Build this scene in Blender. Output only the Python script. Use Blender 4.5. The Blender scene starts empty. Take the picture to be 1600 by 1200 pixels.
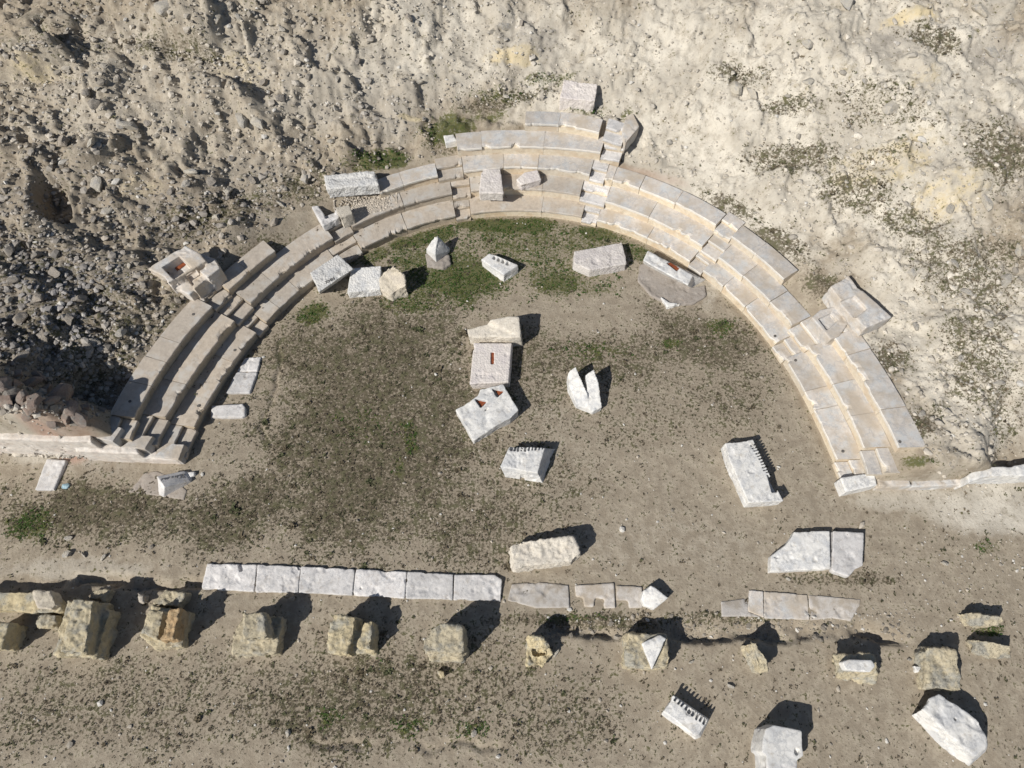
import bpy, bmesh, math, random
import numpy as np
from mathutils import Vector, Matrix
random.seed(7)
R_ = np.random.RandomState(11)
sc = bpy.context.scene
col = sc.collection
rad = math.radians

# ------------------------------------------------------------------ camera
H, TILT, F = 19.0, rad(26.0), 1067.0
CT, ST = math.cos(TILT), math.sin(TILT)
cam_d = bpy.data.cameras.new('camera')
cam = bpy.data.objects.new('camera', cam_d)
col.objects.link(cam)
cam.location = (0, 0, H)
cam.rotation_euler = (TILT, 0, 0)
cam_d.sensor_width = 36.0
cam_d.lens = 36.0 * F / 1600.0
cam_d.clip_end = 3000.0
sc.camera = cam

def at(px, py, z=0.0):
    """survey: where the sight line through a photograph point meets the level z (metres)"""
    x = (px - 800.0) / F
    y = -(py - 600.0) / F
    dx, dy, dz = x, ST + y * CT, -CT + y * ST
    k = (z - H) / dz
    return Vector((dx * k, dy * k, z))

def sst(a, b, x):
    t = np.clip((x - a) / (b - a), 0, 1)
    return t * t * (3 - 2 * t)

# ------------------------------------------------------------------ noise
_T2 = np.random.RandomState(3).rand(256, 256)
_T3 = np.random.RandomState(5).rand(64, 64, 64)
def vn2(x, y):
    xi = np.floor(x).astype(int); yi = np.floor(y).astype(int)
    u = x - xi; v = y - yi
    u = u * u * (3 - 2 * u); v = v * v * (3 - 2 * v)
    a = _T2[xi & 255, yi & 255]; b = _T2[(xi + 1) & 255, yi & 255]
    c = _T2[xi & 255, (yi + 1) & 255]; d = _T2[(xi + 1) & 255, (yi + 1) & 255]
    return (a * (1 - u) + b * u) * (1 - v) + (c * (1 - u) + d * u) * v
def fbm2(x, y, s, o=4, off=0.0):
    r = 0; a = .5; n = 0
    for i in range(o):
        r = r + a * vn2(x * s + off + 17.3 * i, y * s - off + 9.1 * i); n += a
        a *= .5; s *= 2.03
    return r / n
def vn3(p):
    i = np.floor(p).astype(int); f = p - i
    f = f * f * (3 - 2 * f)
    r = 0
    for dx in (0, 1):
        wx = f[:, 0] if dx else 1 - f[:, 0]
        for dy in (0, 1):
            wy = f[:, 1] if dy else 1 - f[:, 1]
            for dz in (0, 1):
                wz = f[:, 2] if dz else 1 - f[:, 2]
                r = r + wx * wy * wz * _T3[(i[:, 0] + dx) & 63, (i[:, 1] + dy) & 63, (i[:, 2] + dz) & 63]
    return r
def fbm3(p, s, o=3):
    r = 0; a = .5; n = 0
    for k in range(o):
        r = r + a * vn3(p * s + 7.7 * k); n += a; a *= .5; s *= 2.1
    return r / n

# ------------------------------------------------------------------ cavea plan
SH = 0.40                                  # seat height
EDGE = {
 1: [(303,667),(324,626),(358,578),(399,519),(418,504),(435,480),(466,452),(486,438),(564,387),(618,362),(670,348),(712,337),(736,336),(800,326),(910,334),(933,343),(1010,374),(1075,407),(1107,432),(1167,477),(1195,512),(1209,537),(1226,560),(1256,612),(1280,650),(1308,718)],
 2: [(258,652),(288,600),(342,542),(364,500),(392,474),(423,442),(464,406),(496,384),(520,371),(552,358),(590,336),(640,318),(700,306),(786,294),(847,296),(906,305),(946,314),(1015,337),(1055,360),(1096,385),(1122,402),(1160,432),(1202,472),(1240,507),(1264,544),(1284,572),(1304,604),(1328,648),(1348,696)],
 3: [(212,640),(238,606),(260,568),(278,540),(332,479),(358,450),(388,422),(430,392),(594,302),(630,288),(684,274),(738,265),(800,263),(840,264),(922,270),(947,277),(1000,292),(1055,317),(1097,340),(1116,355),(1142,370),(1182,392),(1222,432),(1298,530),(1338,572),(1378,638),(1400,695)],
 4: [(722,233),(780,230),(848,230),(938,239)],
 5: [(820,194),(870,195),(936,207)]}
CX, CY = -0.25, 6.35
def pol(px, py, z):
    p = at(px, py, z)
    dx, dy = p.x - CX, p.y - CY
    t = math.degrees(math.atan2(dy, dx))
    if t < -90: t += 360
    return t, math.hypot(dx, dy)
RC = {}
for k, pts in EDGE.items():
    q = np.array([pol(x, y, SH * k) for x, y in pts])
    RC[k] = (np.polyfit((q[:, 0] - 90) / 90, q[:, 1], 6 if k < 4 else 2), q[:, 0].min(), q[:, 0].max())
def rrow(k, t):
    c, a, b = RC[k]
    t = np.clip(t, a - 3, b + 3)
    return np.polyval(c, (t - 90) / 90)
TD = 0.66                                  # tread depth used for the soil profile

# ------------------------------------------------------------------ terrain height
WL = [at(-80, 711), at(0, 715), at(290, 727)]
WR = [at(1325, 775), at(1500, 766), at(1640, 756)]
_wx = [-60] + [p.x for p in WL] + [p.x for p in WR] + [60]
_wy = [WL[0].y] + [p.y for p in WL] + [p.y for p in WR] + [WR[-1].y]
XR = at(1505, 760).x
BUMPS = []     # added after hz0 exists: (x, y, rx, ry, angle, height, sharpness)
def hz(x, y):
    x = np.asarray(x, float); y = np.asarray(y, float)
    dx, dy = x - CX, y - CY
    t = np.degrees(np.arctan2(dy, dx)); t = np.where(t < -90, t + 360, t)
    r = np.hypot(dx, dy)
    s = (r - rrow(1, t)) / TD
    yw = np.interp(x, _wx, _wy)
    far = sst(XR - .3, XR + 1.2, x)
    M = sst(yw + .12, yw + .42, y) * (1 - far) + sst(yw - .1, yw + 3.4, y) * far
    kt = .38 + .62 * sst(12, 48, t)
    kt = kt * (1 - .5 * sst(112, 150, t))
    over = np.clip(s - 3, 0, None)
    over = np.where(over < 8, over, 8 + (over - 8) * .35)
    zc = SH * np.clip(s, 0, 3) + SH * over * kt - .07
    zc = np.minimum(zc, 5.5 + .02 * over)
    hill = M * sst(-.15, .25, s)
    wild = M * sst(2.6, 4.5, s)
    left = sst(2, -7, x)
    n = (fbm2(x, y, .45, 4) - .5) * (.55 + .3 * left) + (fbm2(x, y, 1.6, 4, 31) - .5) * (.10 + .06 * left)
    rg = 1 - np.abs(2 * fbm2(x, y, .9, 4, 77) - 1)
    n = n + (rg - .75) * (.08 + .04 * left)
    n = n + (fbm2(x, y, 5.5, 3, 12) - .5) * (.055 + .0 * left)
    q1 = fbm2(x + .6 * fbm2(x, y, 2, 2, 4), y, 1.15, 5, 41)          # crusty ledges
    n = n + (.085 + .035 * left) * (sst(.44, .455, q1) + sst(.54, .552, q1) + sst(.61, .62, q1) - 1.5)
    q2 = fbm2(x, y, 2.9, 4, 63)
    n = n + (.035 + .0 * left) * (sst(.46, .475, q2) + sst(.56, .57, q2) - 1)
    z = hill * zc + wild * n
    flat = 1 - hill
    z = z + flat * ((fbm2(x, y, .35, 3, 5) - .5) * .07 + (fbm2(x, y, 2.6, 4, 55) - .5) * .03)
    z = z + (hill - wild).clip(0) * (fbm2(x, y, 3, 3, 8) - .5) * .05
    for (bx, by, rx, ry, an, h, sh) in BUMPS:
        c, q = math.cos(an), math.sin(an)
        u = ((x - bx) * c + (y - by) * q) / rx; v = (-(x - bx) * q + (y - by) * c) / ry
        d = np.sqrt(u * u + v * v) + (fbm2(x, y, 1.7, 3, bx) - .5) * .55
        z = z + h * sst(1, 1 - sh, d) * (M if h > 0 else 1)
    # trench between stage slabs and pier row (gentle north bank, steep south bank)
    for (xa, ya), (xb, yb), dep, w in TRENCH:
        L = math.hypot(xb - xa, yb - ya); ex, ey = (xb - xa) / L, (yb - ya) / L
        u = (x - xa) * ex + (y - ya) * ey; v = -(x - xa) * ey + (y - ya) * ex
        v = v + (fbm2(x, y, 1.5, 5, 3) - .5) * .55
        ends = sst(-.3, .4, u) * sst(L + .3, L - .4, u)
        z = z - dep * (.25 + 1.1 * sst(.35, .6, fbm2(x, y, .8, 4, 19))) * ends * sst(-.07, .04, v) * sst(w, .08, v)
    return z
TRENCH = []
def tr(a, b, dep, w):
    p, q = at(*a), at(*b)
    TRENCH.append(((p.x, p.y), (q.x, q.y), dep, w))
tr((860, 992), (1410, 1005), .19, .62)
tr((-60, 922), (330, 918), .22, .40)
tr((480, 1170), (800, 1168), .06, .2)
tr((438, 530), (404, 690), .045, .16)

GS = None
def hq(x, y):
    if GS is None: return float(hz(x, y))
    u = min(max((x + 32) / .1, 0), GS.shape[1] - 2); v = min(max((y + 8) / .1, 0), GS.shape[0] - 2)
    i, j = int(u), int(v); u -= i; v -= j
    return float((GS[j, i] * (1 - u) + GS[j, i + 1] * u) * (1 - v) + (GS[j + 1, i] * (1 - u) + GS[j + 1, i + 1] * u) * v)
def hv(x, y):
    u = np.clip((x + 32) / .1, 0, GS.shape[1] - 2.001); v = np.clip((y + 8) / .1, 0, GS.shape[0] - 2.001)
    i, j = u.astype(int), v.astype(int); u = u - i; v = v - j
    return (GS[j, i] * (1 - u) + GS[j, i + 1] * u) * (1 - v) + (GS[j + 1, i] * (1 - u) + GS[j + 1, i + 1] * u) * v
def atg(px, py):
    z = 0.0
    for _ in range(25):
        p = at(px, py, z)
        z = .5 * z + .5 * hq(p.x, p.y)
    return at(px, py, z)
def bump(px, py, rx, ry, an, h, sh):
    p = atg(px, py); BUMPS.append((p.x, p.y, rx, ry, rad(an), h, sh))
bump(62, 640, 2.1, .95, -14, 1.25, .75)      # rubble heap over the left wall
bump(-70, 620, 2.2, 1.3, 0, 1.0, .8)
bump(150, 612, 1.5, .8, 20, -.45, .6)        # hollow behind the heap
bump(72, 298, .62, 1.05, 25, -1.15, .30)     # robber pit
bump(30, 95, 2.2, .7, 10, .55, .35)
bump(290, 25, 1.5, .9, -25, .6, .4)
bump(25, 545, 1.3, .9, 30, .5, .6)
bump(150, 235, .9, .5, 30, .5, .3)
bump(350, 150, 1.6, .8, -20, .35, .5)

_gx, _gy = np.meshgrid(np.arange(-32, 32, .1), np.arange(-8, 36, .1))
GS = hz(_gx, _gy)
# ------------------------------------------------------------------ materials
class NT:
    def __init__(s, name):
        s.m = bpy.data.materials.new(name); s.m.use_nodes = True
        s.t = s.m.node_tree; s.b = s.t.nodes['Principled BSDF']
        s.b.inputs['Specular IOR Level'].default_value = .25
    def n(s, typ, **kw):
        nd = s.t.nodes.new(typ)
        for k, v in kw.items():
            if k in nd.inputs: 
                s.put(nd.inputs[k], v)
            else: setattr(nd, k, v)
        return nd
    def put(s, sock, v):
        if isinstance(v, bpy.types.NodeSocket): s.t.links.new(v, sock)
        elif isinstance(v, tuple) and len(v) == 3 and sock.type == 'RGBA': sock.default_value = (*v, 1)
        else: sock.default_value = v
    def coord(s, kind='Object'):
        if kind == 'World': return s.n('ShaderNodeNewGeometry').outputs['Position']
        return s.n('ShaderNodeTexCoord').outputs[kind]
    def noise(s, vec, scale, det=5, rough=.6):
        nd = s.n('ShaderNodeTexNoise'); s.put(nd.inputs['Vector'], vec)
        nd.inputs['Scale'].default_value = scale; nd.inputs['Detail'].default_value = det
        nd.inputs['Roughness'].default_value = rough
        return nd.outputs['Fac']
    def vor(s, vec, scale, feat='F1'):
        nd = s.n('ShaderNodeTexVoronoi'); nd.feature = feat
        s.put(nd.inputs['Vector'], vec); nd.inputs['Scale'].default_value = scale
        return nd.outputs['Distance']
    def ramp(s, f, a, b):
        nd = s.n('ShaderNodeMapRange'); s.put(nd.inputs[0], f)
        nd.inputs[1].default_value = a; nd.inputs[2].default_value = b
        nd.interpolation_type = 'SMOOTHSTEP'
        return nd.outputs[0]
    def math(s, op, a, b=0.0):
        nd = s.n('ShaderNodeMath'); nd.operation = op
        s.put(nd.inputs[0], a); s.put(nd.inputs[1], b)
        return nd.outputs[0]
    def mix(s, f, a, b):
        nd = s.n('ShaderNodeMix'); nd.data_type = 'RGBA'
        s.put(nd.inputs[0], f); s.put(nd.inputs[6], a); s.put(nd.inputs[7], b)
        return nd.outputs[2]
    def attr(s, name, comp=None, typ='GEOMETRY'):
        nd = s.n('ShaderNodeAttribute'); nd.attribute_name = name; nd.attribute_type = typ
        if comp is None: return nd.outputs['Color']
        sp = s.n('ShaderNodeSeparateColor'); s.put(sp.inputs[0], nd.outputs['Color'])
        return sp.outputs[comp]
    def done(s, colr, rough=.85, bump=None, dist=.02, strength=.6):
        s.put(s.b.inputs['Base Color'], colr); s.put(s.b.inputs['Roughness'], rough)
        if bump is not None:
            bn = s.n('ShaderNodeBump'); s.put(bn.inputs['Height'], bump)
            bn.inputs['Distance'].default_value = dist; bn.inputs['Strength'].default_value = strength
            s.put(s.b.inputs['Normal'], bn.outputs[0])
        return s.m

def stone_mat(name, a, b, c, stain, bump_scale=14, dist=.015, hammered=0, pits=0, veins=0, spots=0, dust=0):
    """a/b base colours, c patch colour, stain = dirt colour"""
    g = NT(name); v = g.coord('Object')
    rnd = g.n('ShaderNodeObjectInfo').outputs['Random']
    off = g.n('ShaderNodeVectorMath'); off.operation = 'ADD'
    g.put(off.inputs[0], v)
    cx = g.n('ShaderNodeCombineXYZ'); r10 = g.math('MULTIPLY', rnd, 37.0)
    for i in range(3): g.put(cx.inputs[i], r10)
    g.put(off.inputs[1], cx.outputs[0]); v = off.outputs[0]
    n1 = g.noise(v, 2.2, 5); n2 = g.noise(v, 9, 6, .65); n3 = g.noise(v, 34, 4, .7)
    colr = g.mix(g.ramp(n2, .35, .65), a, b)
    colr = g.mix(g.ramp(n1, .46, .64), colr, c)
    colr = g.mix(g.math('MULTIPLY', g.ramp(g.noise(v, 4.3, 7, .72), .52, .72), .75), colr, stain)
    colr = g.mix(g.math('MULTIPLY', g.ramp(n3, .56, .74), .45), colr, stain)
    if veins:
        nv_ = g.noise(v, 1.7, 7, .68); ab = g.math('ABSOLUTE', g.math('SUBTRACT', nv_, .5))
        colr = g.mix(g.math('MULTIPLY', g.ramp(ab, .035, .0), veins), colr, (.36, .37, .39))
    if dust: colr = g.mix(g.math('MULTIPLY', g.ramp(g.noise(v, 1.3, 5, .6), .42, .66), dust), colr, (.47, .40, .315))
    if spots: colr = g.mix(g.math('MULTIPLY', g.ramp(g.vor(v, 4.5), .07, .04), .85), colr, (.13, .11, .09))
    h = g.math('ADD', g.math('MULTIPLY', n2, .6), g.math('MULTIPLY', n3, .5))
    h = g.math('ADD', h, g.noise(v, bump_scale * 6, 2))
    if hammered:
        vo = g.vor(v, 15); h = g.math('ADD', g.math('MULTIPLY', h, .5), g.math('MULTIPLY', vo, hammered))
    if pits:
        vo = g.ramp(g.vor(v, 18), .06, .24); h = g.math('ADD', h, g.math('MULTIPLY', vo, pits))
        colr = g.mix(g.math('MULTIPLY', g.math('SUBTRACT', 1.0, vo), .6), colr, tuple(.55 * q for q in stain))
    # every stone a little different
    hs = g.n('ShaderNodeHueSaturation'); g.put(hs.inputs['Color'], colr)
    g.put(hs.inputs['Value'], g.math('ADD', g.math('MULTIPLY', rnd, .22), .89))
    g.put(hs.inputs['Saturation'], g.math('ADD', g.math('MULTIPLY', rnd, .3), .85))
    return g.done(hs.outputs[0], .8, h, dist, .8)

M = {}
M['tread']  = stone_mat('worn_marble', (.545,.505,.465), (.62,.585,.545), (.55,.555,.555), (.44,.385,.32), 12, .008, veins=.5, dust=.75)
M['lip']    = stone_mat('sunlit_marble_edge', (.66,.62,.56), (.72,.69,.64), (.62,.60,.56), (.48,.42,.35), 12, .010)  # paler copy of the tread: sun catching the seat lip, put into the colour
M['dusty']  = stone_mat('dusty_marble', (.43,.38,.325), (.50,.445,.38), (.50,.475,.44), (.31,.265,.215), 12, .008)
M['riser']  = stone_mat('stained_marble_face', (.60,.525,.41), (.68,.61,.50), (.58,.48,.36), (.42,.35,.265), 12, .010)
M['riserb'] = stone_mat('brown_marble_face', (.44,.375,.29), (.50,.43,.34), (.40,.34,.27), (.28,.23,.175), 12, .010)
M['white']  = stone_mat('white_marble', (.67,.66,.635), (.745,.735,.715), (.575,.58,.585), (.46,.42,.36), 14, .008, veins=.5)
M['hammer'] = stone_mat('rough_hammered_marble', (.60,.595,.58), (.68,.67,.65), (.54,.545,.55), (.38,.365,.34), 14, .024, hammered=1.1)
M['pink']   = stone_mat('pinkish_rough_marble', (.64,.595,.56), (.70,.655,.62), (.62,.575,.56), (.44,.39,.35), 14, .02, hammered=.8)
M['cream']  = stone_mat('cream_limestone', (.60,.54,.44), (.67,.61,.51), (.54,.49,.42), (.38,.34,.28), 14, .025, pits=.7)
M['poros']  = stone_mat('yellow_porous_stone', (.56,.48,.325), (.64,.56,.39), (.45,.43,.365), (.23,.215,.18), 14, .035, pits=1.0)
M['orange'] = stone_mat('orange_porous_stone', (.47,.34,.21), (.52,.40,.26), (.42,.35,.25), (.20,.14,.09), 14, .03, pits=1.0)
M['slab']   = stone_mat('pale_pavement_marble', (.64,.62,.61), (.71,.695,.685), (.57,.555,.545), (.44,.39,.335), 14, .010, veins=.4, spots=1)
M['slabd']  = stone_mat('eroded_pavement_marble', (.50,.465,.425), (.57,.54,.51), (.42,.37,.31), (.38,.335,.28), 14, .012)
M['pad']    = stone_mat('concrete_bed', (.34,.30,.265), (.38,.345,.31), (.32,.285,.25), (.26,.22,.18), 14, .012)
M['rock']   = stone_mat('weathered_rock', (.36,.32,.275), (.45,.405,.35), (.30,.28,.255), (.22,.195,.165), 10, .03)
M['prock']  = stone_mat('pale_rock', (.52,.48,.41), (.60,.56,.485), (.47,.45,.42), (.36,.32,.265), 10, .03)
def plain(name, a, b, sc_=12, rough=.8):
    g = NT(name); v = g.coord('Object')
    return g.done(g.mix(g.ramp(g.noise(v, sc_, 5), .35, .65), a, b), rough, g.noise(v, sc_ * 3, 3), .01)
M['wall']  = stone_mat('pale_wall_marble', (.72,.655,.585), (.78,.73,.67), (.70,.62,.55), (.52,.43,.35), 14, .012, veins=.3)
M['creamw'] = stone_mat('whitish_limestone', (.66,.61,.53), (.73,.685,.61), (.60,.56,.50), (.40,.36,.31), 14, .03, pits=.5)
M['heap']  = stone_mat('reddish_brown_rock', (.30,.235,.20), (.37,.30,.26), (.33,.30,.27), (.20,.155,.13), 10, .03)
M['rust'] = plain('rusty_iron', (.20,.05,.022), (.27,.085,.035))
M['blue'] = plain('pale_blue_plastic', (.20,.33,.40), (.36,.48,.53), 30, .4)
M['ink']  = plain('weathered_letter_cut', (.10,.095,.09), (.15,.14,.13))

# ------------------------------------------------------------------ object helpers
def tag(o, label=None, cat=None, group=None, kind=None):
    if label: o['label'] = label
    if cat: o['category'] = cat
    if group: o['group'] = group
    if kind: o['kind'] = kind
    return o
def link_mesh(name, me, mats, parent=None, loc=(0, 0, 0)):
    o = bpy.data.objects.new(name, me)
    col.objects.link(o)
    for m in (mats if isinstance(mats, (list, tuple)) else [mats]): me.materials.append(m)
    o.location = loc
    if parent: o.parent = parent
    return o
def empty(name, loc):
    o = bpy.data.objects.new(name, None); col.objects.link(o)
    o.location = loc; o.empty_display_size = .2
    return o
def np_verts(me):
    a = np.empty(len(me.vertices) * 3, np.float32); me.vertices.foreach_get('co', a)
    return a.reshape(-1, 3).astype(float)
def set_verts(me, a):
    me.vertices.foreach_set('co', a.astype(np.float32).ravel()); me.update()
def np_normals(me):
    a = np.empty(len(me.vertices) * 3, np.float32); me.vertex_normals.foreach_get('vector', a)
    return a.reshape(-1, 3).astype(float)

def prism(bm, top, bot):
    vt = [bm.verts.new(p) for p in top]; vb = [bm.verts.new(p) for p in bot]
    n = len(top)
    bm.faces.new(vt); bm.faces.new(vb[::-1])
    for i in range(n):
        j = (i + 1) % n
        bm.faces.new((vt[j], vt[i], vb[i], vb[j]))
def area2(p):
    return sum(p[i].x * p[(i + 1) % len(p)].y - p[(i + 1) % len(p)].x * p[i].y for i in range(len(p)))
def ccw(top, bot):
    if area2(top) < 0: top, bot = top[::-1], bot[::-1]
    return top, bot
def solid_pts(spec, zg):
    """spec: px list, z (number or list, above ground zg), optional bot px list or spread factor, zb"""
    px, z = spec[0], spec[1]
    bot = spec[2] if len(spec) > 2 and spec[2] is not None else 1.03
    zb = spec[3] if len(spec) > 3 else -.1
    zs = z if isinstance(z, (list, tuple)) else [z] * len(px)
    top = [at(p[0], p[1], zg + q) for p, q in zip(px, zs)]
    if isinstance(bot, (int, float)):
        c = sum(top, Vector()) / len(top)
        b = [Vector((c.x + (p.x - c.x) * bot, c.y + (p.y - c.y) * bot, zg + zb)) for p in top]
    else:
        b0 = [at(p[0], p[1], zg) for p in bot]
        # carry the slope on below the ground
        b = [p + (p - t) * (-zb / max(.05, t.z - p.z)) for p, t in zip(b0, top)]
    return ccw(top, b)
def stone(name, label, cat, mat, solids, cuts=(), zg=None, vox=.026, rough=((.9, .035), (5, .014), (16, .006)), group=None, parent=None, smooth=2, base=None, chip_=1.0):
    c0 = solids[0][0]
    mx = sum(p[0] for p in c0) / len(c0); my = sum(p[1] for p in c0) / len(c0)
    if zg is None:
        g = atg(*(base or (mx, my + 8)))
        zg = g.z
    bm_all = None
    pts_all = [solid_pts(s, zg) for s in solids]
    c = Vector((0, 0, 0)); allp = pts_all[0][1]
    c = sum(allp, Vector()) / len(allp); c.z = zg
    me = bpy.data.meshes.new(name)
    bm = bmesh.new()
    for t, b in pts_all: prism(bm, [p - c for p in t], [p - c for p in b])
    bmesh.ops.recalc_face_normals(bm, faces=bm.faces)
    bmesh.ops.triangulate(bm, faces=bm.faces)
    bm.to_mesh(me); bm.free()
    tmp = bpy.data.objects.new('tmp', me); col.objects.link(tmp)
    rm = tmp.modifiers.new('r', 'REMESH'); rm.mode = 'VOXEL'; rm.voxel_size = vox
    trash = []
    if cuts:
        m2 = bpy.data.meshes.new('c'); bm = bmesh.new()
        for cu in cuts:
            t = [at(p[0], p[1], zg + cu[1]) for p in cu[0]]
            cc = sum(t, Vector()) / len(t)
            t2 = [Vector((p.x, p.y, zg + cu[1] + .2)) for p in t]
            b = [Vector((p.x, p.y, zg + cu[1] - cu[2])) for p in t]
            t2, b = ccw(t2, b)
            prism(bm, [p - c for p in t2], [p - c for p in b])
        bmesh.ops.recalc_face_normals(bm, faces=bm.faces)
        bmesh.ops.triangulate(bm, faces=bm.faces)
        bm.to_mesh(m2); bm.free()
        co = bpy.data.objects.new('tmpc', m2); col.objects.link(co)
        bo = tmp.modifiers.new('b', 'BOOLEAN'); bo.object = co; bo.operation = 'DIFFERENCE'; bo.solver = 'EXACT'
        bo.use_self = True
        rm2 = tmp.modifiers.new('r2', 'REMESH'); rm2.mode = 'VOXEL'; rm2.voxel_size = vox * .8
        trash.append(co)
    if smooth:
        sm = tmp.modifiers.new('s', 'SMOOTH'); sm.factor = .5; sm.iterations = smooth
    dg = bpy.context.evaluated_depsgraph_get(); dg.update()
    out = bpy.data.meshes.new_from_object(tmp.evaluated_get(dg))
    bpy.data.objects.remove(tmp)
    for q in trash: bpy.data.objects.remove(q)
    v = np_verts(out); nr = np_normals(out)
    wv = v + np.array(c)
    d = np.zeros(len(v))
    for s, a in rough:
        d += (fbm3(wv + 40, s, 3) - .5) * 2 * a
    d -= .16 * np.clip(fbm3(wv + 11, 3.7, 3) - .585, 0, .3) * chip_
    v = v + nr * d[:, None]
    set_verts(out, v)
    out.materials.clear()
    out.polygons.foreach_set('use_smooth', [True] * len(out.polygons))
    o = link_mesh(name, out, mat, parent, (0, 0, 0))
    if parent is None:
        o.location = c; tag(o, label, cat, group)
    else:
        o.location = c - parent.location
    o['zg'] = zg
    return o
def flatpart(name, px, z, thick, mat, parent, zg):
    """a thin plate lying in a stone's recess"""
    t = [at(p[0], p[1], zg + z) for p in px]; b = [p - Vector((0, 0, thick)) for p in t]
    t, b = ccw(t, b)
    bm = bmesh.new(); L = Vector(parent.location)
    prism(bm, [p - L for p in t], [p - L for p in b])
    me = bpy.data.meshes.new(name); bm.to_mesh(me); bm.free()
    return link_mesh(name, me, mat, parent)

# ------------------------------------------------------------------ seat rows
def seat_block(name, k, t0, t1, D, parent, mats, zj=0.0, front=.07, z=None, r0=0.0, hgt=None):
    """one slab of a seat row swept from angle t0 to t1 (degrees), seat k"""
    z = SH * k + zj if z is None else z
    hh = SH + .16 if hgt is None else hgt
    rm = rrow(k, .5 * (t0 + t1)) + r0
    n = max(2, int(abs(t1 - t0) * math.pi / 180 * rm / .06))
    prof = [(front + .01, -hh), (front, -.125), (.004, -.085), (0, -.016), (.016, 0), (.18, .002), (D * .6, .002), (D - .01, 0), (D, -.02), (D, -hh)]
    bm = bmesh.new(); rings = []
    L = Vector(parent.location); ph = random.random() * 50
    tl = random.uniform(-.022, .022)
    for i in range(n + 1):
        t = t0 + (t1 - t0) * i / n
        e = 1.0
        if i == 0 or i == n: e = .985
        rr = float(rrow(k, t)) + r0
        ca, sa = math.cos(rad(t)), math.sin(rad(t))
        chip = max(0.0, float(fbm2(np.array([t + ph * 3.7]), np.array([k * 3.3 + ph]), .55, 4)[0]) - .60) * .55
        wob = (float(vn2(np.array(t * .7 + ph), np.array(k * 5.3))) - .5) * .022
        ring = []
        for j, (o, dz) in enumerate(prof):
            oo = o
            if 2 <= j <= 4: oo += chip + wob
            zz = z + dz + tl * (o / D - .5) + (float(vn2(np.array(t * 1.3 + ph + j), np.array(o * 6.0))) - .5) * .010
            if j in (3, 4): zz -= chip * .35
            ring.append(bm.verts.new(Vector((CX + ca * (rr + oo), CY + sa * (rr + oo), zz)) - L))
        rings.append(ring)
    m = len(prof)
    for a, b in zip(rings[:-1], rings[1:]):
        for j in range(m):
            f = bm.faces.new((a[j], a[(j + 1) % m], b[(j + 1) % m], b[j]))
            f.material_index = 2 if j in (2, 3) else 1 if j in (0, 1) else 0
    bm.faces.new(rings[0][::-1]).material_index = 1; bm.faces.new(rings[-1]).material_index = 1
    bmesh.ops.recalc_face_normals(bm, faces=bm.faces)
    me = bpy.data.meshes.new(name); bm.to_mesh(me); bm.free()
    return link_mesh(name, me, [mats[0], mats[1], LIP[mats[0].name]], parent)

def th(k, p): return pol(p[0], p[1], SH * k)[0]
def bench(k, pts, where, mats, D=.76, zj=0.0, holes=()):
    """pts: ends and joints along the seat's front edge, as photographed"""
    ts = sorted((th(k, p) for p in pts), reverse=True)
    tm = .5 * (ts[0] + ts[-1]); rm = float(rrow(k, tm))
    z0 = SH * (k - 1)
    root = empty('seat_row', (CX + math.cos(rad(tm)) * (rm + .3), CY + math.sin(rad(tm)) * (rm + .3), z0))
    tag(root, where, 'seat row', 'curved marble seat rows of the theatre')
    gap = math.degrees(random.uniform(.003, .008) / rm)
    for a, b in zip(ts[:-1], ts[1:]):
        seat_block('seat_block', k, a - gap, b + gap, D, root, mats, zj + random.uniform(-.018, .016))
    for (hx, hy) in holes:
        p = at(hx, hy, SH * k + .012)
        bm = bmesh.new()
        bmesh.ops.create_cone(bm, cap_ends=True, segments=10, radius1=.045, radius2=.045, depth=.012)
        bmesh.ops.translate(bm, verts=bm.verts, vec=p - Vector(root.location) + Vector((0, 0, .0)))
        me = bpy.data.meshes.new('dowel_hole'); bm.to_mesh(me); bm.free()
        link_mesh('dowel_hole', me, M['ink'], root)
    return root
T_, D_, RI, RB = M['tread'], M['dusty'], M['riser'], M['riserb']
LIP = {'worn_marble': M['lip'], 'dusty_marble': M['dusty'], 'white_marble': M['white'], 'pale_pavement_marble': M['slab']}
W = {1: 'in the left end wedge beside the left wall', 2: 'in the wedge behind the two hammered white blocks', 3: 'in the wedge strewn with gravel at its upper left',
     4: 'in the top centre wedge', 5: 'in the wedge just right of the long white stairway', 6: 'in the wedge behind the block with the red slot', 7: 'in the right end wedge'}
O = {1: 'lowest', 2: 'middle', 3: 'upper', 4: 'fourth', 5: 'topmost fifth'}
def bl(k, w, extra): return f'{O[k]} {extra} seat row {W[w]}'
bench(1, [(303,667),(354,562),(399,519)], bl(1,1,'grey marble'), [D_, RB], holes=[(310,634),(367,547)])
bench(1, [(418,504),(435,480),(466,452),(528,410)], bl(1,2,'dusty brown'), [D_, RB])
bench(1, [(564,387),(636,357),(712,337)], bl(1,3,'dusty beige'), [D_, RB])
bench(1, [(736,336),(846,329),(910,334)], bl(1,4,'sand-covered'), [D_, RI])
bench(1, [(933,343),(1010,374),(1078,408)], bl(1,5,'grey marble'), [T_, RI])
bench(1, [(1097,424),(1130,447),(1167,477),(1209,537)], bl(1,6,'grey marble'), [T_, RI], holes=[(1211,525)])
bench(1, [(1226,560),(1256,612),(1275,640),(1308,718)], bl(1,7,'grey marble'), [T_, RI], holes=[(1243,563),(1317,705)])
bench(2, [(258,652),(288,600),(364,500)], bl(2,1,'brownish marble'), [D_, RB])
bench(2, [(392,474),(425,440),(520,371)], bl(2,2,'dusty brown'), [D_, RB])
bench(2, [(552,358),(631,321),(707,304)], bl(2,3,'dusty beige'), [D_, RB])
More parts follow.
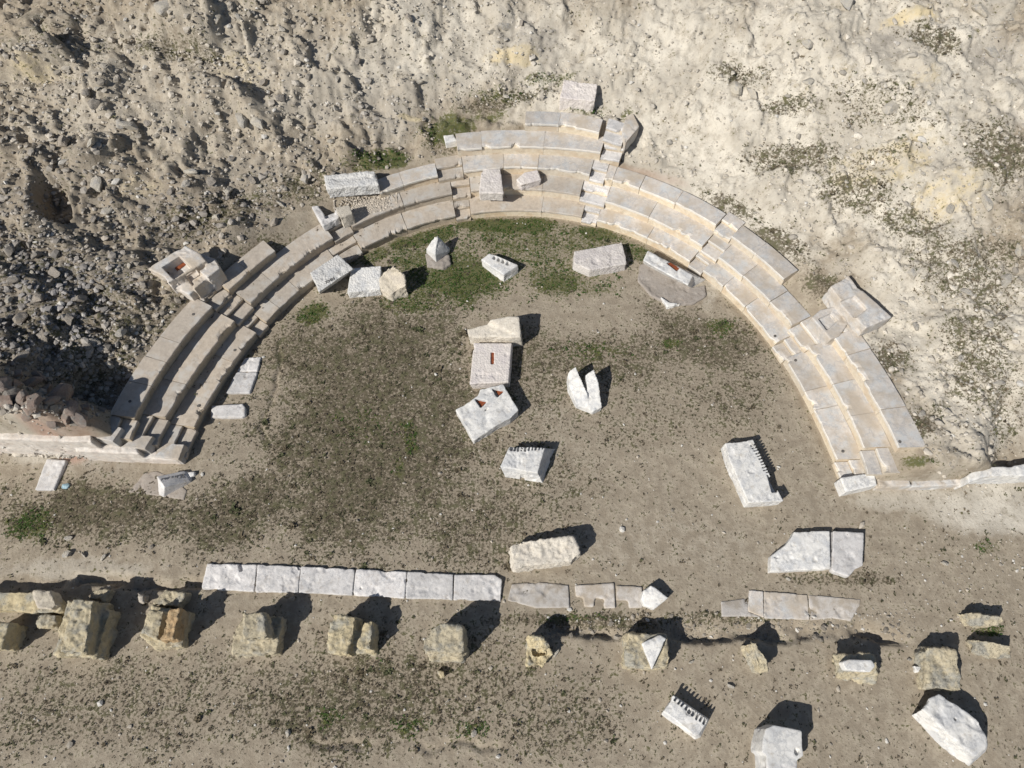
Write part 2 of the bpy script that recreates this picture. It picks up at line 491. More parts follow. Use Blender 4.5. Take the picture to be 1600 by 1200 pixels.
bench(2, [(736,302),(847,296),(906,305)], bl(2,4,'sand-covered'), [D_, RI])
bench(2, [(946,314),(1015,337),(1097,385)], bl(2,5,'grey marble'), [T_, RI])
bench(2, [(1122,402),(1160,432),(1202,472),(1240,507)], bl(2,6,'grey marble'), [T_, RI])
bench(2, [(1262,543),(1303,600),(1328,650),(1350,700)], bl(2,7,'grey marble'), [T_, RI])
bench(3, [(206,652),(233,602),(256,565),(277,535),(332,479)], bl(3,1,'broad grey'), [D_, RB], .72, holes=[(302,491),(203,627)])
bench(3, [(356,452),(388,422),(430,392)], bl(3,2,'short brown'), [D_, RB], .62)
bench(3, [(594,302),(630,288),(684,274)], bl(3,3,'half-buried'), [T_, RI], .6)
bench(3, [(724,266),(787,263),(840,264),(922,270)], bl(3,4,'grey marble'), [T_, RI])
bench(3, [(945,277),(957,281),(1000,292),(1055,317),(1116,355)], bl(3,5,'bluish grey'), [T_, RI], .62)
bench(3, [(1142,370),(1182,392),(1227,435)], bl(3,6,'long broken-off'), [T_, RI], .62)
bench(3, [(1296,528),(1322,556),(1378,640),(1402,700)], bl(3,7,'broad grey'), [T_, RI], .78, holes=[(1406,690)])
bench(4, [(715,234),(753,231),(849,230),(938,239)], bl(4,4,'grey marble'), [T_, RI])
bench(5, [(820,194),(873,195),(936,207)], bl(5,4,'short grey'), [T_, RI], .62)

def stairway(label, gaps, mats):
    """gaps: {row: (left px, right px)}; two steps per seat row"""
    k0 = min(gaps); a, b = gaps[k0]
    t = .5 * (th(k0, a) + th(k0, b)); r = float(rrow(k0, t))
    root = empty('stairway', (CX + math.cos(rad(t)) * r, CY + math.sin(rad(t)) * r, SH * (k0 - 1)))
    tag(root, label, 'stairway', 'stairways between the seat wedges')
    for k, (a, b) in gaps.items():
        t0, t1 = th(k, a), th(k, b)
        g = math.degrees(.012 / r)
        seat_block('step', k, t0 - g, t1 + g, .40, root, mats, z=SH * (k - .5) + random.uniform(-.006, .006), front=.02, r0=-.02, hgt=.35)
        seat_block('step', k, t0 - g, t1 + g, .44, root, mats, z=SH * k - .035, front=.02, r0=.36, hgt=.35)
    return root
S1, S2 = [D_, RB], [T_, RI]
stairway('narrow notched steps between the end blocks and seats at the left wall', {1: ((282,712),(303,667)), 2: ((232,692),(258,652)), 3: ((184,682),(206,652))}, S1)
stairway('shaded stairway beside the red-marked marble block on the left slope', {1: ((399,519),(418,504)), 2: ((364,500),(392,474)), 3: ((332,479),(356,452))}, S1)
stairway('brown stairway behind the two hammered blocks, below the gravel patch', {1: ((528,410),(564,387)), 2: ((520,371),(552,358))}, S1)
stairway('pale stairway left of the pinkish block on the seats', {1: ((712,337),(736,336)), 2: ((707,304),(736,302)), 3: ((684,274),(724,266))}, S1)
stairway('long white stairway climbing all five rows right of the top centre wedge', {1: ((910,334),(933,343)), 2: ((906,305),(946,314)), 3: ((922,270),(945,277)), 4: ((939,239),(968,249)), 5: ((944,205),(976,212))}, [M['slab'], M['riser']])
stairway('cream stairway behind the block with the red slot', {1: ((1078,408),(1097,424)), 2: ((1097,385),(1122,402)), 3: ((1116,355),(1142,370))}, S2)
stairway('worn cream stairway at the start of the right end wedge', {1: ((1209,537),(1226,560)), 2: ((1240,507),(1262,543)), 3: ((1268,497),(1296,528))}, S2)
stairway('short steps at the lower right end beside the white corner block', {1: ((1308,718),(1322,752)), 2: ((1350,700),(1366,738))}, S2)

# seat pieces and fragments belonging to the cavea
SB = ((1.2, .018), (5, .010), (18, .004))
stone('seat_end_block', 'upper pale end block at the left wall, closest to the rubble heap', 'end block', M['tread'], [([(138,682),(170,663),(191,668),(176,690)], 1.2, 1.0, -.1)], zg=0, rough=SB, chip_=.1, smooth=1, vox=.02)
stone('seat_end_block', 'middle pale end block at the left wall between two others', 'end block', M['tread'], [([(190,698),(215,679),(239,681),(226,701)], .80, 1.0, -.1)], zg=0, rough=SB, chip_=.1, smooth=1, vox=.02)
stone('seat_end_block', 'lowest pale end block at the left wall, next to the inscribed stone', 'end block', M['tread'], [([(239,713),(268,693),(288,694),(279,718)], .44, 1.0, -.1)], zg=0, rough=SB, chip_=.1, smooth=1, vox=.02)
p0, p1 = at(-110, 709), at(236, 726)
def box_line(a, b, th_, z0, z1, tops=None):
    return None
stone('retaining_wall', 'pale marble retaining wall running out of the left edge under the rubble heap', 'wall', M['wall'], [([(-110,681),(-110,655),(140,665),(143,691)], 1.30, 1.0, -.1), ([(118,705),(118,690),(212,696),(217,709)], .76, 1.0, -.1), ([(180,715),(182,700),(272,707),(276,719)], .36, 1.0, -.1)], zg=0, vox=.035, rough=((.8,.03),(5,.012),(16,.006)))
stone('seat_block', 'grey isolated seat slab with square notch on the right slope', 'seat slab', M['tread'],
      [([(1297,447),(1326,429),(1340,446),(1394,495),(1353,513),(1312,467)], .38, 1.0, -.5)],
      [([(1314,470),(1336,462),(1356,482),(1338,496)], .38, .12)], zg=1.34, rough=SB)
stone('seat_block', 'small grey seat slab with square notch above the worn cream stairway', 'seat slab', M['tread'],
      [([(1268,495),(1282,483),(1306,478),(1330,500),(1312,525),(1298,530)], .05, 1.0, -.6)],
      [([(1279,498),(1300,488),(1310,500),(1292,516)], .05, .10)], zg=1.22, rough=SB)
b5 = stone('seat_block', 'big cut seat block with red-stained recess on the left slope', 'seat slab', M['tread'],
      [([(229,419),(289,383),(312,395),(322,407),(300,421),(262,441),(255,431)], .62, 1.02, -.3),
       ([(255,431),(312,395),(336,404),(344,419),(295,460),(262,444)], .26, 1.0, -.3),
       ([(310,423),(336,405),(344,418),(324,434)], .50, 1.0, -.3),
       ([(302,440),(318,428),(324,434),(302,452)], .40, 1.0, -.3)],
      [([(253,417),(280,400),(299,418),(271,436)], .62, .34), ([(290,431),(305,421),(312,428),(300,446)], .30, .12)], zg=1.34, rough=SB)
flatpart('rust_stain', [(272,418),(286,408),(291,413),(277,423)], .30, .015, M['rust'], b5, 1.34)
stone('seat_block', 'chipped grey end slab at the top of the long white stairway', 'seat slab', M['tread'], [([(972,207),(978,180),(990,177),(999,197),(977,225)], .0, .98, -.5)], zg=2.0, rough=((1.5,.03),(6,.012)))
stone('marble_fragment', 'white frame-shaped marble fragment left of the gravel patch', 'fragment', M['slab'], [([(486,322),(497,320),(507,334),(527,326),(531,340),(504,353)], .02, 1.0, -.3)], [([(504,326),(521,322),(524,335),(508,341)], .04, .14)], zg=1.14, rough=SB)
stone('marble_fragment', 'small square marble stump in front of the gravel patch', 'fragment', M['cream'], [([(523,324),(545,320),(551,333),(532,341)], .26, 1.0, -.3)], zg=1.08, rough=SB)
stone('marble_block', 'little white stone on a grey bed above the fourth seat row', 'block', M['white'], [([(692,211),(709,209),(714,219),(696,223)], .18, 1.0, -.2)])

# ------------------------------------------------------------------ blocks on the slope and the seats
stone('marble_block', 'pinkish rough block alone on the slope above the topmost seats', 'block', M['pink'], [([(881,124),(934,131),(930,158),(902,155),(874,153)], [.34,.34,.24,.24,.24], .97, -.3)], rough=((1.2,.03),(5,.02),(16,.008)))
stone('marble_block', 'long white hollow-topped block behind the gravel patch', 'block', M['hammer'], [([(506,274),(586,266),(592,288),(510,295)], .36, 1.0, -.12)], [([(516,278),(578,272),(580,277),(530,284)], .38, .06)], zg=1.2, rough=((1,.03),(5,.02),(16,.006)))
stone('marble_block', 'pinkish grooved block standing on the middle seat row', 'block', M['pink'], [([(753,263),(782,263),(787,302),(748,301)], .40, .93, -.03)], zg=SH*2, rough=((1.2,.02),(6,.012),(18,.006)))
stone('marble_block', 'boat-shaped grey stone lying on the seat beside the pinkish block', 'block', M['pink'], [([(806,280),(820,269),(840,265),(846,280),(814,289)], .30, .9, -.05)], zg=SH*2, rough=((1.2,.02),(6,.012)))
B6 = stone('marble_block', 'hammered white block with a few letters, leaning on the lowest seat row', 'block', M['hammer'], [([(484,426),(528,397),(553,420),(498,457)], .72, [(488,432),(530,408),(553,424),(500,460)], -.1)], zg=.0, rough=SB)
stone('marble_block', 'hammered white block between the lettered block and the yellowish boulder', 'block', M['hammer'], [([(548,419),(596,415),(594,452),(542,457)], [.48,.48,.36,.36], 1.0, -.1)], zg=.0, rough=SB)
stone('boulder', 'yellowish jagged boulder at the end of the hammered blocks', 'boulder', M['cream'], [([(600,426),(613,414),(622,420),(632,432),(634,446),(612,460),(596,452),(594,436)], [.6,1.05,.95,.7,.6,.35,.35,.5], 1.12, -.1)], zg=0, rough=((1.5,.12),(4,.06),(12,.02)))
stone('mortar_bed', 'grey rubble-faced mortar bed under the pointed two-tone stone', 'bed', M['pad'], [([(664,396),(702,396),(704,412),(692,419),(668,416)], .10, 1.05, -.1)], zg=0, rough=((3,.03),(9,.025)))
stone('marble_block', 'pointed two-tone stone on the grass, on a grey base', 'block', M['white'], [([(679,369),(685,371),(680,398),(665,389)], [.64,.64,.40,.20], 1.06, -.05), ([(683,367),(703,387),(703,394),(679,398)], [.66,.08,.04,.42], 1.0, -.05)], zg=.09, rough=((1.5,.02),(6,.01)))
stone('marble_block', 'white notched block in the middle of the grass', 'block', M['white'], [([(751,405),(764,396),(778,400),(810,414),(787,429)], .36, [(753,416),(766,402),(780,405),(811,426),(788,442)], -.1)],
      [([(772+i*7,399+i*3),(776+i*7,401+i*3),(773+i*7,406+i*3),(769+i*7,404+i*3)], .36, .14) for i in range(4)], zg=0, rough=SB)
stone('limestone_block', 'long pale worn block on the grass left of the red-slotted block', 'block', M['pink'], [([(897,392),(972,378),(978,400),(979,412),(922,422),(897,411)], .38, 1.02, -.1)], zg=0, rough=((1.2,.03),(5,.015),(16,.006)))
b12 = stone('marble_block', 'long white block with a red slot against the lowest right seats', 'block', M['white'], [([(1004,407),(1012,391),(1083,430),(1075,446)], .46, [(1005,412),(1018,396),(1101,436),(1080,450)], -.1)],
      [([(1041,411),(1046,408),(1063,418),(1058,424)], .46, .10)], zg=.06, rough=SB)
flatpart('rust_stain', [(1043,412),(1047,410),(1062,419),(1057,423)], .40, .02, M['rust'], b12, .06)
stone('concrete_bed', 'grey cracked mortar bed in front of the red-slotted block', 'bed', M['pad'], [([(1000,414),(1014,408),(1080,448),(1102,446),(1104,462),(1085,474),(1052,478),(1018,462),(996,438)], .07, 1.02, -.1)], zg=0, rough=((2,.02),(8,.012)))
stone('marble_fragment', 'white triangular chip on the mortar bed below the red-slotted block', 'fragment', M['white'], [([(1032,463),(1046,472),(1065,474),(1043,480)], .14, 1.0, -.05)], zg=0, rough=SB)
# ------------------------------------------------------------------ blocks in the orchestra
stone('limestone_block', 'cream stepped block with deep shadow, uppermost of the three stacked in line', 'block', M['creamw'], [([(730,515),(762,507),(766,500),(796,494),(811,495),(814,527),(733,527)], [.55,.6,.75,.85,.85,.72,.5], [(734,520),(764,512),(768,508),(797,502),(812,503),(817,541),(736,539)], -.1)], zg=0, rough=((1.2,.02),(6,.012),(18,.006)))
b14 = stone('marble_block', 'square hammered block with a rusty slot, middle of the three in line', 'block', M['pink'], [([(740,536),(800,536),(795,597),(733,600)], .46, [(742,539),(801,539),(797,605),(738,608)], -.1)], [([(767,550),(772,550),(772,569),(767,569)], .46, .07)], zg=0, rough=SB)
flatpart('rust_stain', [(768,551),(772,551),(772,568),(768,568)], .425, .02, M['rust'], b14, 0)
b15 = stone('marble_block', 'tilted white block with two red holes, lowest of the three in line', 'block', M['white'], [([(711,640),(747,618),(750,608),(786,599),(811,640),(798,654),(776,664),(740,689)], [.34,.46,.50,.56,.5,.42,.38,.28], 1.0, -.1)],
      [([(741,622),(761,627),(751,637)], .44, .16), ([(768,607),(789,610),(777,620)], .50, .18), ([(756,640),(763,637),(764,639),(757,642)], .42, .08)], zg=0, rough=((1.4,.03),(6,.012)))
flatpart('rust_stain', [(743,623),(761,627),(752,636)], .33, .02, M['rust'], b15, 0)
flatpart('rust_stain', [(772,608),(789,610),(779,618)], .38, .02, M['rust'], b15, 0)
stone('marble_block', 'V-split white block with two upright prongs, alone in the orchestra', 'block', M['white'], [
      ([(887,583),(891,577),(900,572),(910,596),(919,616),(921,640),(900,632),(888,598)], [.62,.68,.72,.62,.5,.22,.3,.5], 1.0, -.1),
      ([(915,586),(928,577),(936,600),(941,636),(926,643),(921,640),(918,612)], [.62,.74,.6,.25,.22,.24,.46], 1.0, -.1)], zg=0, rough=((1.6,.03),(6,.015)))
def teeth(a, b, n, w, ix, iy, z, dep):
    out = []
    for i in range(n):
        u = (i + .3 + random.uniform(-.1, .1)) / n; v = (i + .3 + w + random.uniform(-.12, .12)) / n; ix, iy = ix * random.uniform(.85, 1.18), iy * random.uniform(.85, 1.18)
        p = (a[0] + (b[0] - a[0]) * u, a[1] + (b[1] - a[1]) * u); q = (a[0] + (b[0] - a[0]) * v, a[1] + (b[1] - a[1]) * v)
        out.append(([(p[0] - ix * .4, p[1] - iy * .4), (q[0] - ix * .4, q[1] - iy * .4), (q[0] + ix, q[1] + iy), (p[0] + ix, p[1] + iy)], z, dep))
    return out
stone('cornice_block', 'white block with dentil teeth on its upper edge, below the red-holed block', 'cornice', M['white'], [([(795,697),(851,700),(840,739),(781,729)], .56, [(799,700),(868,701),(848,755),(789,745)], -.1)],
      teeth((797,697), (851,700), 10, .5, -1.5, 6, .56, .12) + [([(813,741),(820,742),(820,760),(812,760)], .30, .6)], zg=0, vox=.018, rough=SB)
stone('cornice_block', 'long white cornice slab with toothed shaded right side, near the right seats', 'cornice', M['white'], [([(1133,692),(1158,690),(1177,686),(1208,752),(1225,783),(1170,786),(1141,722)], .46, 1.0, -.1)],
      teeth((1179,692), (1206,748), 13, .45, -6, 2.5, .46, .10) + [([(1198,740),(1209,748),(1216,768),(1206,770)], .46, .20)], zg=0, vox=.018, rough=((1.2,.015),(6,.008)))
stone('limestone_block', 'rough cream boulder-like block above the end of the white pavement', 'block', M['creamw'], [([(795,854),(813,845),(895,839),(906,862),(893,878),(805,888)], [.5,.55,.62,.6,.45,.4], 1.06, -.1)], zg=0, rough=((1.2,.09),(4,.07),(10,.035),(24,.012)))
stone('marble_block', 'flat white slab with concave upper left corner, near the right edge', 'block', M['white'], [([(1205,868),(1215,861),(1229,851),(1238,838),(1241,830),(1297,829),(1298,888),(1203,894)], .24, 1.0, -.1)], [([(1206,870),(1214,869),(1224,871),(1214,872)], .24, .05)], zg=0, rough=SB)
stone('marble_block', 'cream slab with slanted left edge beside the concave white slab', 'block', M['slab'], [([(1302,829),(1350,832),(1349,884),(1337,889),(1327,901),(1305,894),(1300,890)], .22, 1.0, -.1)], zg=0, rough=SB)
# ------------------------------------------------------------------ right wall
stone('marble_block', 'white corner block at the lower end of the right seats', 'block', M['white'], [([(1313,746),(1366,737),(1372,758),(1322,769)], .46, 1.0, -.1)], zg=0, rough=SB)
stone('retaining_wall', 'low grey-pink wall slabs right of the white corner block', 'wall', M['tread'], [([(1369,738),(1418,736),(1424,760),(1374,760)], .40, 1.0, -.1), ([(1422,734),(1506,744),(1510,757),(1426,761)], .36, 1.02, -.1)], zg=0, rough=((1,.02),(6,.008)))
stone('retaining_wall', 'jagged white wall slab leaving the right edge of the view', 'wall', M['white'], [([(1512,742),(1532,725),(1548,728),(1578,729),(1600,724),(1650,720),(1650,742),(1536,745),(1514,755)], .7, 1.0, -.4)], zg=.05, rough=((1,.03),(6,.015)))
# ------------------------------------------------------------------ stage pavement
xs = [(323,880,313,920),(402,882,397,925),(470,885,466,926),(555,889,551,930),(636,893,633,935),(709,897,708,937),(784,902,783,940)]
desc = ['cracked white slab at the left end of the pavement', 'white slab second from the left end of the pavement', 'white slab just right of the cracked left pair in the pavement', 'white slab with dark pits at the middle of the pavement', 'white slab second from the right end of the pavement', 'white slab with clipped corner at the right end of the pavement']
for i in range(6):
    a, b = xs[i], xs[i + 1]
    poly = [(a[0] + .5, a[1]), (b[0] - .5, b[1]), (b[2] - .5, b[3]), (a[2] + .5, a[3])]
    cuts = []
    if i == 0: cuts = [([(371,882),(378,881),(379,892),(374,893)], .12, .1)]
    if i == 1: cuts = [([(464,884),(473,884),(472,890),(466,890)], .12, .06)]
    if i == 3: cuts = [([(562,917),(566,917),(566,921),(562,921)], .12, .06)]
    if i == 5: poly = [(709.5,897),(773,898),(784,905),(783,940),(708.5,937)]
    stone('paving_slab', desc[i], 'paving slab', M['slab'], [(poly, [.12 + random.uniform(-.025, .02) for _ in poly], 1.0, -.1)], cuts, zg=0, vox=.022, rough=((1.5,.02),(6,.012),(20,.005)), group='white marble slabs of the stage pavement', smooth=1)
stone('paving_slab', 'pinkish eroded flush slab right of the white pavement', 'paving slab', M['slabd'], [([(800,912),(842,910),(888,914),(890,949),(838,950),(792,938)], .035, 1.0, -.15)], zg=.0, rough=((2,.02),(8,.01)))
stone('paving_slab', 'flush slab with square cut-outs along its lower edge', 'paving slab', M['slabd'], [([(898,914),(960,910),(962,950),(944,950),(943,936),(930,934),(928,948),(913,948),(911,934),(900,932)], .05, 1.0, -.15)], zg=.0, rough=((2,.01),(8,.006)))
stone('paving_slab', 'flush slab left of the leaning pentagonal stone', 'paving slab', M['slabd'], [([(963,914),(1004,916),(1004,950),(983,950),(981,938),(963,938)], .045, 1.0, -.15)], zg=.0, rough=((2,.01),(8,.006)))
stone('marble_block', 'white pentagonal stone at the end of the flush slabs', 'block', M['white'], [([(1002,935),(1006,922),(1018,914),(1045,934),(1022,952),(1006,946)], [.24,.3,.34,.26,.2,.2], 1.0, -.05)], zg=.03, rough=SB)
P3s = [([(1127,940),(1168,934),(1170,956),(1192,964),(1128,963)], 'worn jagged slab at the left end of the right pavement stretch'),
       ([(1169,921),(1193,924),(1194,965),(1169,955)], 'bluish slab second in the right pavement stretch'),
       ([(1194,924),(1262,929),(1266,969),(1195,966)], 'pale slab with faint darker patches in the right pavement stretch'),
       ([(1263,929),(1345,936),(1344,946),(1330,970),(1300,966),(1267,969)], 'broken slab at the right end of the right pavement stretch')]
for poly, d in P3s:
    cuts = []
    if False: cuts = [([(1194,926),(1206,928),(1205,938),(1197,937)], .09, .035), ([(1234,929),(1246,930),(1245,942),(1236,942)], .09, .035), ([(1196,953),(1208,953),(1207,963),(1197,963)], .09, .035), ([(1247,953),(1257,955),(1257,964),(1247,964)], .09, .035)]
    stone('paving_slab', d, 'paving slab', M['slabd'] if 'worn' in d or 'broken' in d else M['tread'], [(poly, .035 if 'worn' in d or 'broken' in d else .05, 1.0, -.15)], cuts, zg=0, vox=.022, rough=((2,.012),(8,.006)), smooth=1)

# ------------------------------------------------------------------ pier row
PR = ((1.3, .06), (3.6, .06), (9, .055), (22, .030))
PG = 'worn porous stone piers in a row below the pavement'
def pier(label, solids, mat='poros', zg=0, vox=.028, **kw):
    return stone('stone_pier', label, 'pier', M[mat], solids, zg=zg, vox=vox, rough=PR, group=PG, **kw)
pier('yellow pier cut off by the left edge of the view', [([(-30,975),(15,974),(2,1014),(-30,1016)], .75)])
pier('tall two-tier grey pier, second from the left edge', [([(112,935),(146,938),(131,1020),(96,1016)], 1.0, 1.05), ([(83,1022),(104,938),(172,954),(150,1028)], .55, 1.02)])
pier('pier carrying the orange stone, left of the two-tier square pier', [([(232,952),(256,954),(247,1000),(221,988)], .75), ([(219,992),(236,946),(297,956),(284,1010),(240,1012)], .34, 1.04)])
stone('porous_block', 'narrow orange stone standing on the grey-yellow pier', 'block', M['orange'], [([(265,951),(281,951),(271,998),(249,1002)], .60, 1.0, -.05)], zg=.32, rough=PR)
pier('two-tier pier with square upper block over a broad base slab', [([(381,958),(411,957),(418,995),(377,999)], .95, 1.0), ([(365,984),(383,958),(442,964),(432,1020),(363,1021)], .42, 1.04)])
pier('split pier of two leaning halves, third from the pale pavement end', [([(522,961),(556,963),(553,988),(540,1022),(511,1020),(511,999)], .92, 1.02), ([(568,970),(582,971),(579,1015),(561,1012),(547,1002)], .72, 1.0), ([(538,1020),(552,990),(588,985),(584,1020)], .25)])
pier('bulky rounded pier with the widest shadow, below the pavement right end', [([(679,978),(697,974),(722,979),(725,1016),(716,1022),(660,1016),(662,999)], 1.02, 1.06), ([(668,1020),(724,1020),(722,1032),(672,1032)], .45)])
pier('low worn pier with a scooped hollow', [([(824,992),(845,994),(862,1010),(850,1018),(826,1010)], [.85,.8,.5,.45,.5]), ([(824,1000),(845,1000),(866,1020),(848,1041),(822,1041)], .34)], cuts=[([(832,1014),(848,1012),(852,1022),(834,1024)], .50, .3)])
pier('square flat-topped pier under the marble wedge', [([(981,989),(1041,991),(1047,1040),(1018,1045),(979,1040)], .62, 1.02)])
stone('marble_fragment', 'white marble wedge lying on the square flat pier', 'fragment', M['white'], [([(1002,1005),(1030,991),(1041,997),(1019,1048)], [.10,.12,.16,.12], .98, -.04)], zg=.62, rough=SB)
pier('slim leaning pier right of the marble wedge', [([(1172,1002),(1183,1004),(1200,1030),(1201,1049),(1187,1051),(1181,1030)], [.85,.85,.72,.6,.6,.72], .9)])
pier('squared pier under the white polygonal marble', [([(1301,1022),(1366,1021),(1371,1050),(1306,1050)], .52, [(1302,1030),(1368,1030),(1366,1070),(1309,1062)])])
stone('marble_fragment', 'white polygonal marble lying on the squared pier', 'fragment', M['white'], [([(1316,1034),(1328,1030),(1362,1031),(1368,1040),(1360,1050),(1322,1047)], .24, .98, -.04)], zg=.52, rough=SB)
pier('broad ridged pier just above the large white block', [([(1454,1010),(1492,1016),(1502,1056),(1502,1078),(1453,1076),(1443,1018)], [.62,.6,.5,.45,.5,.55], 1.04)])
pier('upper of two low yellow stones by the right edge', [([(1512,956),(1568,964),(1569,974),(1546,979),(1518,977)], [.45,.5,.42,.3,.3], 1.08)])
pier('lower of two low yellow stones by the right edge', [([(1522,998),(1582,1008),(1583,1030),(1550,1030),(1526,1018)], [.42,.45,.2,.2,.3], 1.05)])
stone('marble_fragment', 'tiny white marble cube left of the broad ridged pier', 'fragment', M['white'], [([(1429,1040),(1446,1039),(1450,1045),(1434,1051)], .18)], zg=0, rough=SB)
stone('rubble_wall', 'low rubble wall at the left edge behind the pier row', 'wall', M['poros'], [([(-40,924),(50,926),(78,930),(97,951),(88,957),(-40,955)], .42, 1.03, -.3)], zg=0, rough=((1.2,.07),(4,.05),(12,.025)))
stone('porous_block', 'lumpy pale block on the end of the low rubble wall', 'block', M['cream'], [([(52,924),(78,922),(88,945),(80,953),(56,950)], .62, 1.0, .2)], zg=0, rough=((1.6,.06),(5,.04)))
stone('porous_block', 'small squared block between the two left piers', 'block', M['poros'], [([(56,961),(88,961),(84,980),(58,979)], .34)], zg=0, rough=PR)
stone('porous_block', 'yellow flat stone behind the tall two-tier pier', 'block', M['poros'], [([(142,921),(176,921),(164,939),(137,936)], .22)], zg=-.05, rough=PR)
stone('porous_block', 'grey rounded stone behind the pier with the orange stone', 'block', M['poros'], [([(258,921),(290,927),(277,949),(240,943)], .32)], zg=0, rough=PR)
stone('porous_block', 'small pale stone behind and right of the tall two-tier pier', 'block', M['cream'], [([(214,926),(224,930),(226,942),(216,940)], .3)], zg=-.05, rough=PR)
stone('porous_block', 'small stone in front of the bulky rounded pier', 'block', M['poros'], [([(682,1046),(693,1049),(697,1058),(688,1061)], .16)], zg=0, rough=PR)
# ------------------------------------------------------------------ bottom right blocks
stone('cornice_block', 'white block with a dark row of dentils, below the slim leaning pier', 'cornice', M['white'], [([(1052,1086),(1106,1124),(1103,1130),(1092,1148),(1086,1150),(1037,1110)], [.42,.42,.42,.42,.42,.42], [(1056,1088),(1108,1124),(1104,1133),(1094,1152),(1086,1155),(1033,1116)], -.1)],
      teeth((1055,1087), (1106,1124), 9, .55, -4, 6, .42, .14), zg=0, vox=.018, rough=SB)
stone('marble_block', 'grey-white stepped block cut by the bottom edge', 'block', M['white'], [([(1196,1138),(1209,1132),(1254,1141),(1255,1162),(1257,1182),(1247,1188),(1246,1215),(1198,1215),(1197,1180),(1190,1176),(1191,1160)], .8, 1.0, -.1)], [([(1229,1160),(1231,1160),(1233,1171),(1231,1171)], .8, .1), ([(1243,1168),(1250,1172),(1246,1181),(1242,1177)], .8, .1)], zg=0, rough=((1.2,.03),(5,.012)))
stone('marble_block', 'large pale tilted block in the bottom right corner', 'block', M['white'], [([(1452,1090),(1467,1083),(1485,1096),(1490,1097),(1512,1113),(1530,1128),(1543,1155),(1543,1166),(1536,1172),(1524,1182),(1480,1146),(1440,1107)], .62, [(1437,1112),(1468,1090),(1486,1102),(1491,1103),(1514,1118),(1531,1132),(1543,1160),(1543,1170),(1537,1176),(1514,1197),(1470,1166),(1422,1117)], -.1)],
      [([(1491,1122),(1494,1121),(1496,1125),(1493,1126)], .62, .1), ([(1501,1148),(1504,1147),(1506,1151),(1503,1152)], .62, .1)], zg=0, rough=((1.1,.03),(5,.015),(16,.006)))
# ------------------------------------------------------------------ left foreground
stone('paving_slab', 'small loose pale slab lying below the left wall', 'paving slab', M['slab'], [([(73,717),(103,719),(84,766),(54,765)], .10)], zg=0, rough=SB)
stone('concrete_bed', 'grey flat bed around the inscribed stone', 'bed', M['pad'], [([(199,769),(226,738),(245,736),(268,745),(292,766),(287,781),(240,774)], .035)], zg=0, rough=((2,.008),(8,.005)))
ins = stone('inscribed_block', 'small inscribed stone on a grey bed below the left wall', 'block', M['slab'], [([(245,744),(288,735),(296,751),(257,761)], [.42,.12,.14,.46], [(248,772),(298,738),(300,753),(256,777)], -.05)], zg=.02, rough=((1.2,.008),(6,.004)), chip_=.1, smooth=1, vox=.018)
stone('marble_fragment', 'small pale fragment behind the right end of the inscribed stone', 'fragment', M['white'], [([(291,737),(304,736),(304,742),(296,746)], .12)], zg=0, rough=SB)
def letters(txt, a, b, z, size, parent, mat):
    cu = bpy.data.curves.new('inscription', 'FONT'); cu.body = txt; cu.size = size; cu.align_x = 'CENTER'; cu.align_y = 'CENTER'; cu.extrude = .004
    to = bpy.data.objects.new('tmpt', cu); col.objects.link(to)
    dg = bpy.context.evaluated_depsgraph_get(); dg.update()
    me = bpy.data.meshes.new_from_object(to.evaluated_get(dg)); bpy.data.objects.remove(to)
    o = link_mesh('inscription', me, mat, parent)
    p, q = at(a[0], a[1], z[0]), at(b[0], b[1], z[1])
    ex = (q - p).normalized(); up = Vector((0, 0, 1)); ey = up.cross(ex).normalized(); ez = ex.cross(ey)
    m = Matrix((ex, ey, ez)).transposed().to_4x4()
    o.matrix_local = Matrix.Translation((p + q) / 2 - Vector(parent.location)) @ m
    return o
letters('ΟΚΑΙΟΣ', (250,752), (292,743), (.455,.165), .17, ins, M['ink'])
letters('ΧΗΝ', (506,443), (524,434), (.735,.735), .15, B6, M['ink'])
stone('paving_slab', 'pale slab half in the shade of the left seats, upper of two touching', 'paving slab', M['slab'], [([(382,559),(408,557),(402,580),(370,580)], .06)], zg=0, rough=SB)
stone('paving_slab', 'pale slab half in the shade of the left seats, lower of two touching', 'paving slab', M['slab'], [([(369,581),(402,581),(390,614),(352,614)], .06)], zg=0, rough=SB)
stone('paving_slab', 'short rounded slab sticking out of the left seats shade', 'paving slab', M['slab'], [([(330,633),(379,631),(383,636),(383,649),(378,652),(328,652)], .10)], zg=0, rough=SB)
# crumpled blue litter
def litter(px, py):
    p = atg(px, py); bm = bmesh.new()
    bmesh.ops.create_icosphere(bm, subdivisions=3, radius=.085)
    v = np.array([w.co[:] for w in bm.verts]); n = fbm3(v + 3, 14, 3)
    for w, q in zip(bm.verts, n):
        w.co *= .55 + .9 * q; w.co.z *= .45; w.co.x *= 1.3
    me = bpy.data.meshes.new('crumpled_bag'); bm.to_mesh(me); bm.free()
    o = link_mesh('crumpled_bag', me, M['blue'], None, p + Vector((0, 0, .03)))
    tag(o, 'crumpled pale blue plastic beside the loose slab below the left wall', 'litter')
litter(104, 760)

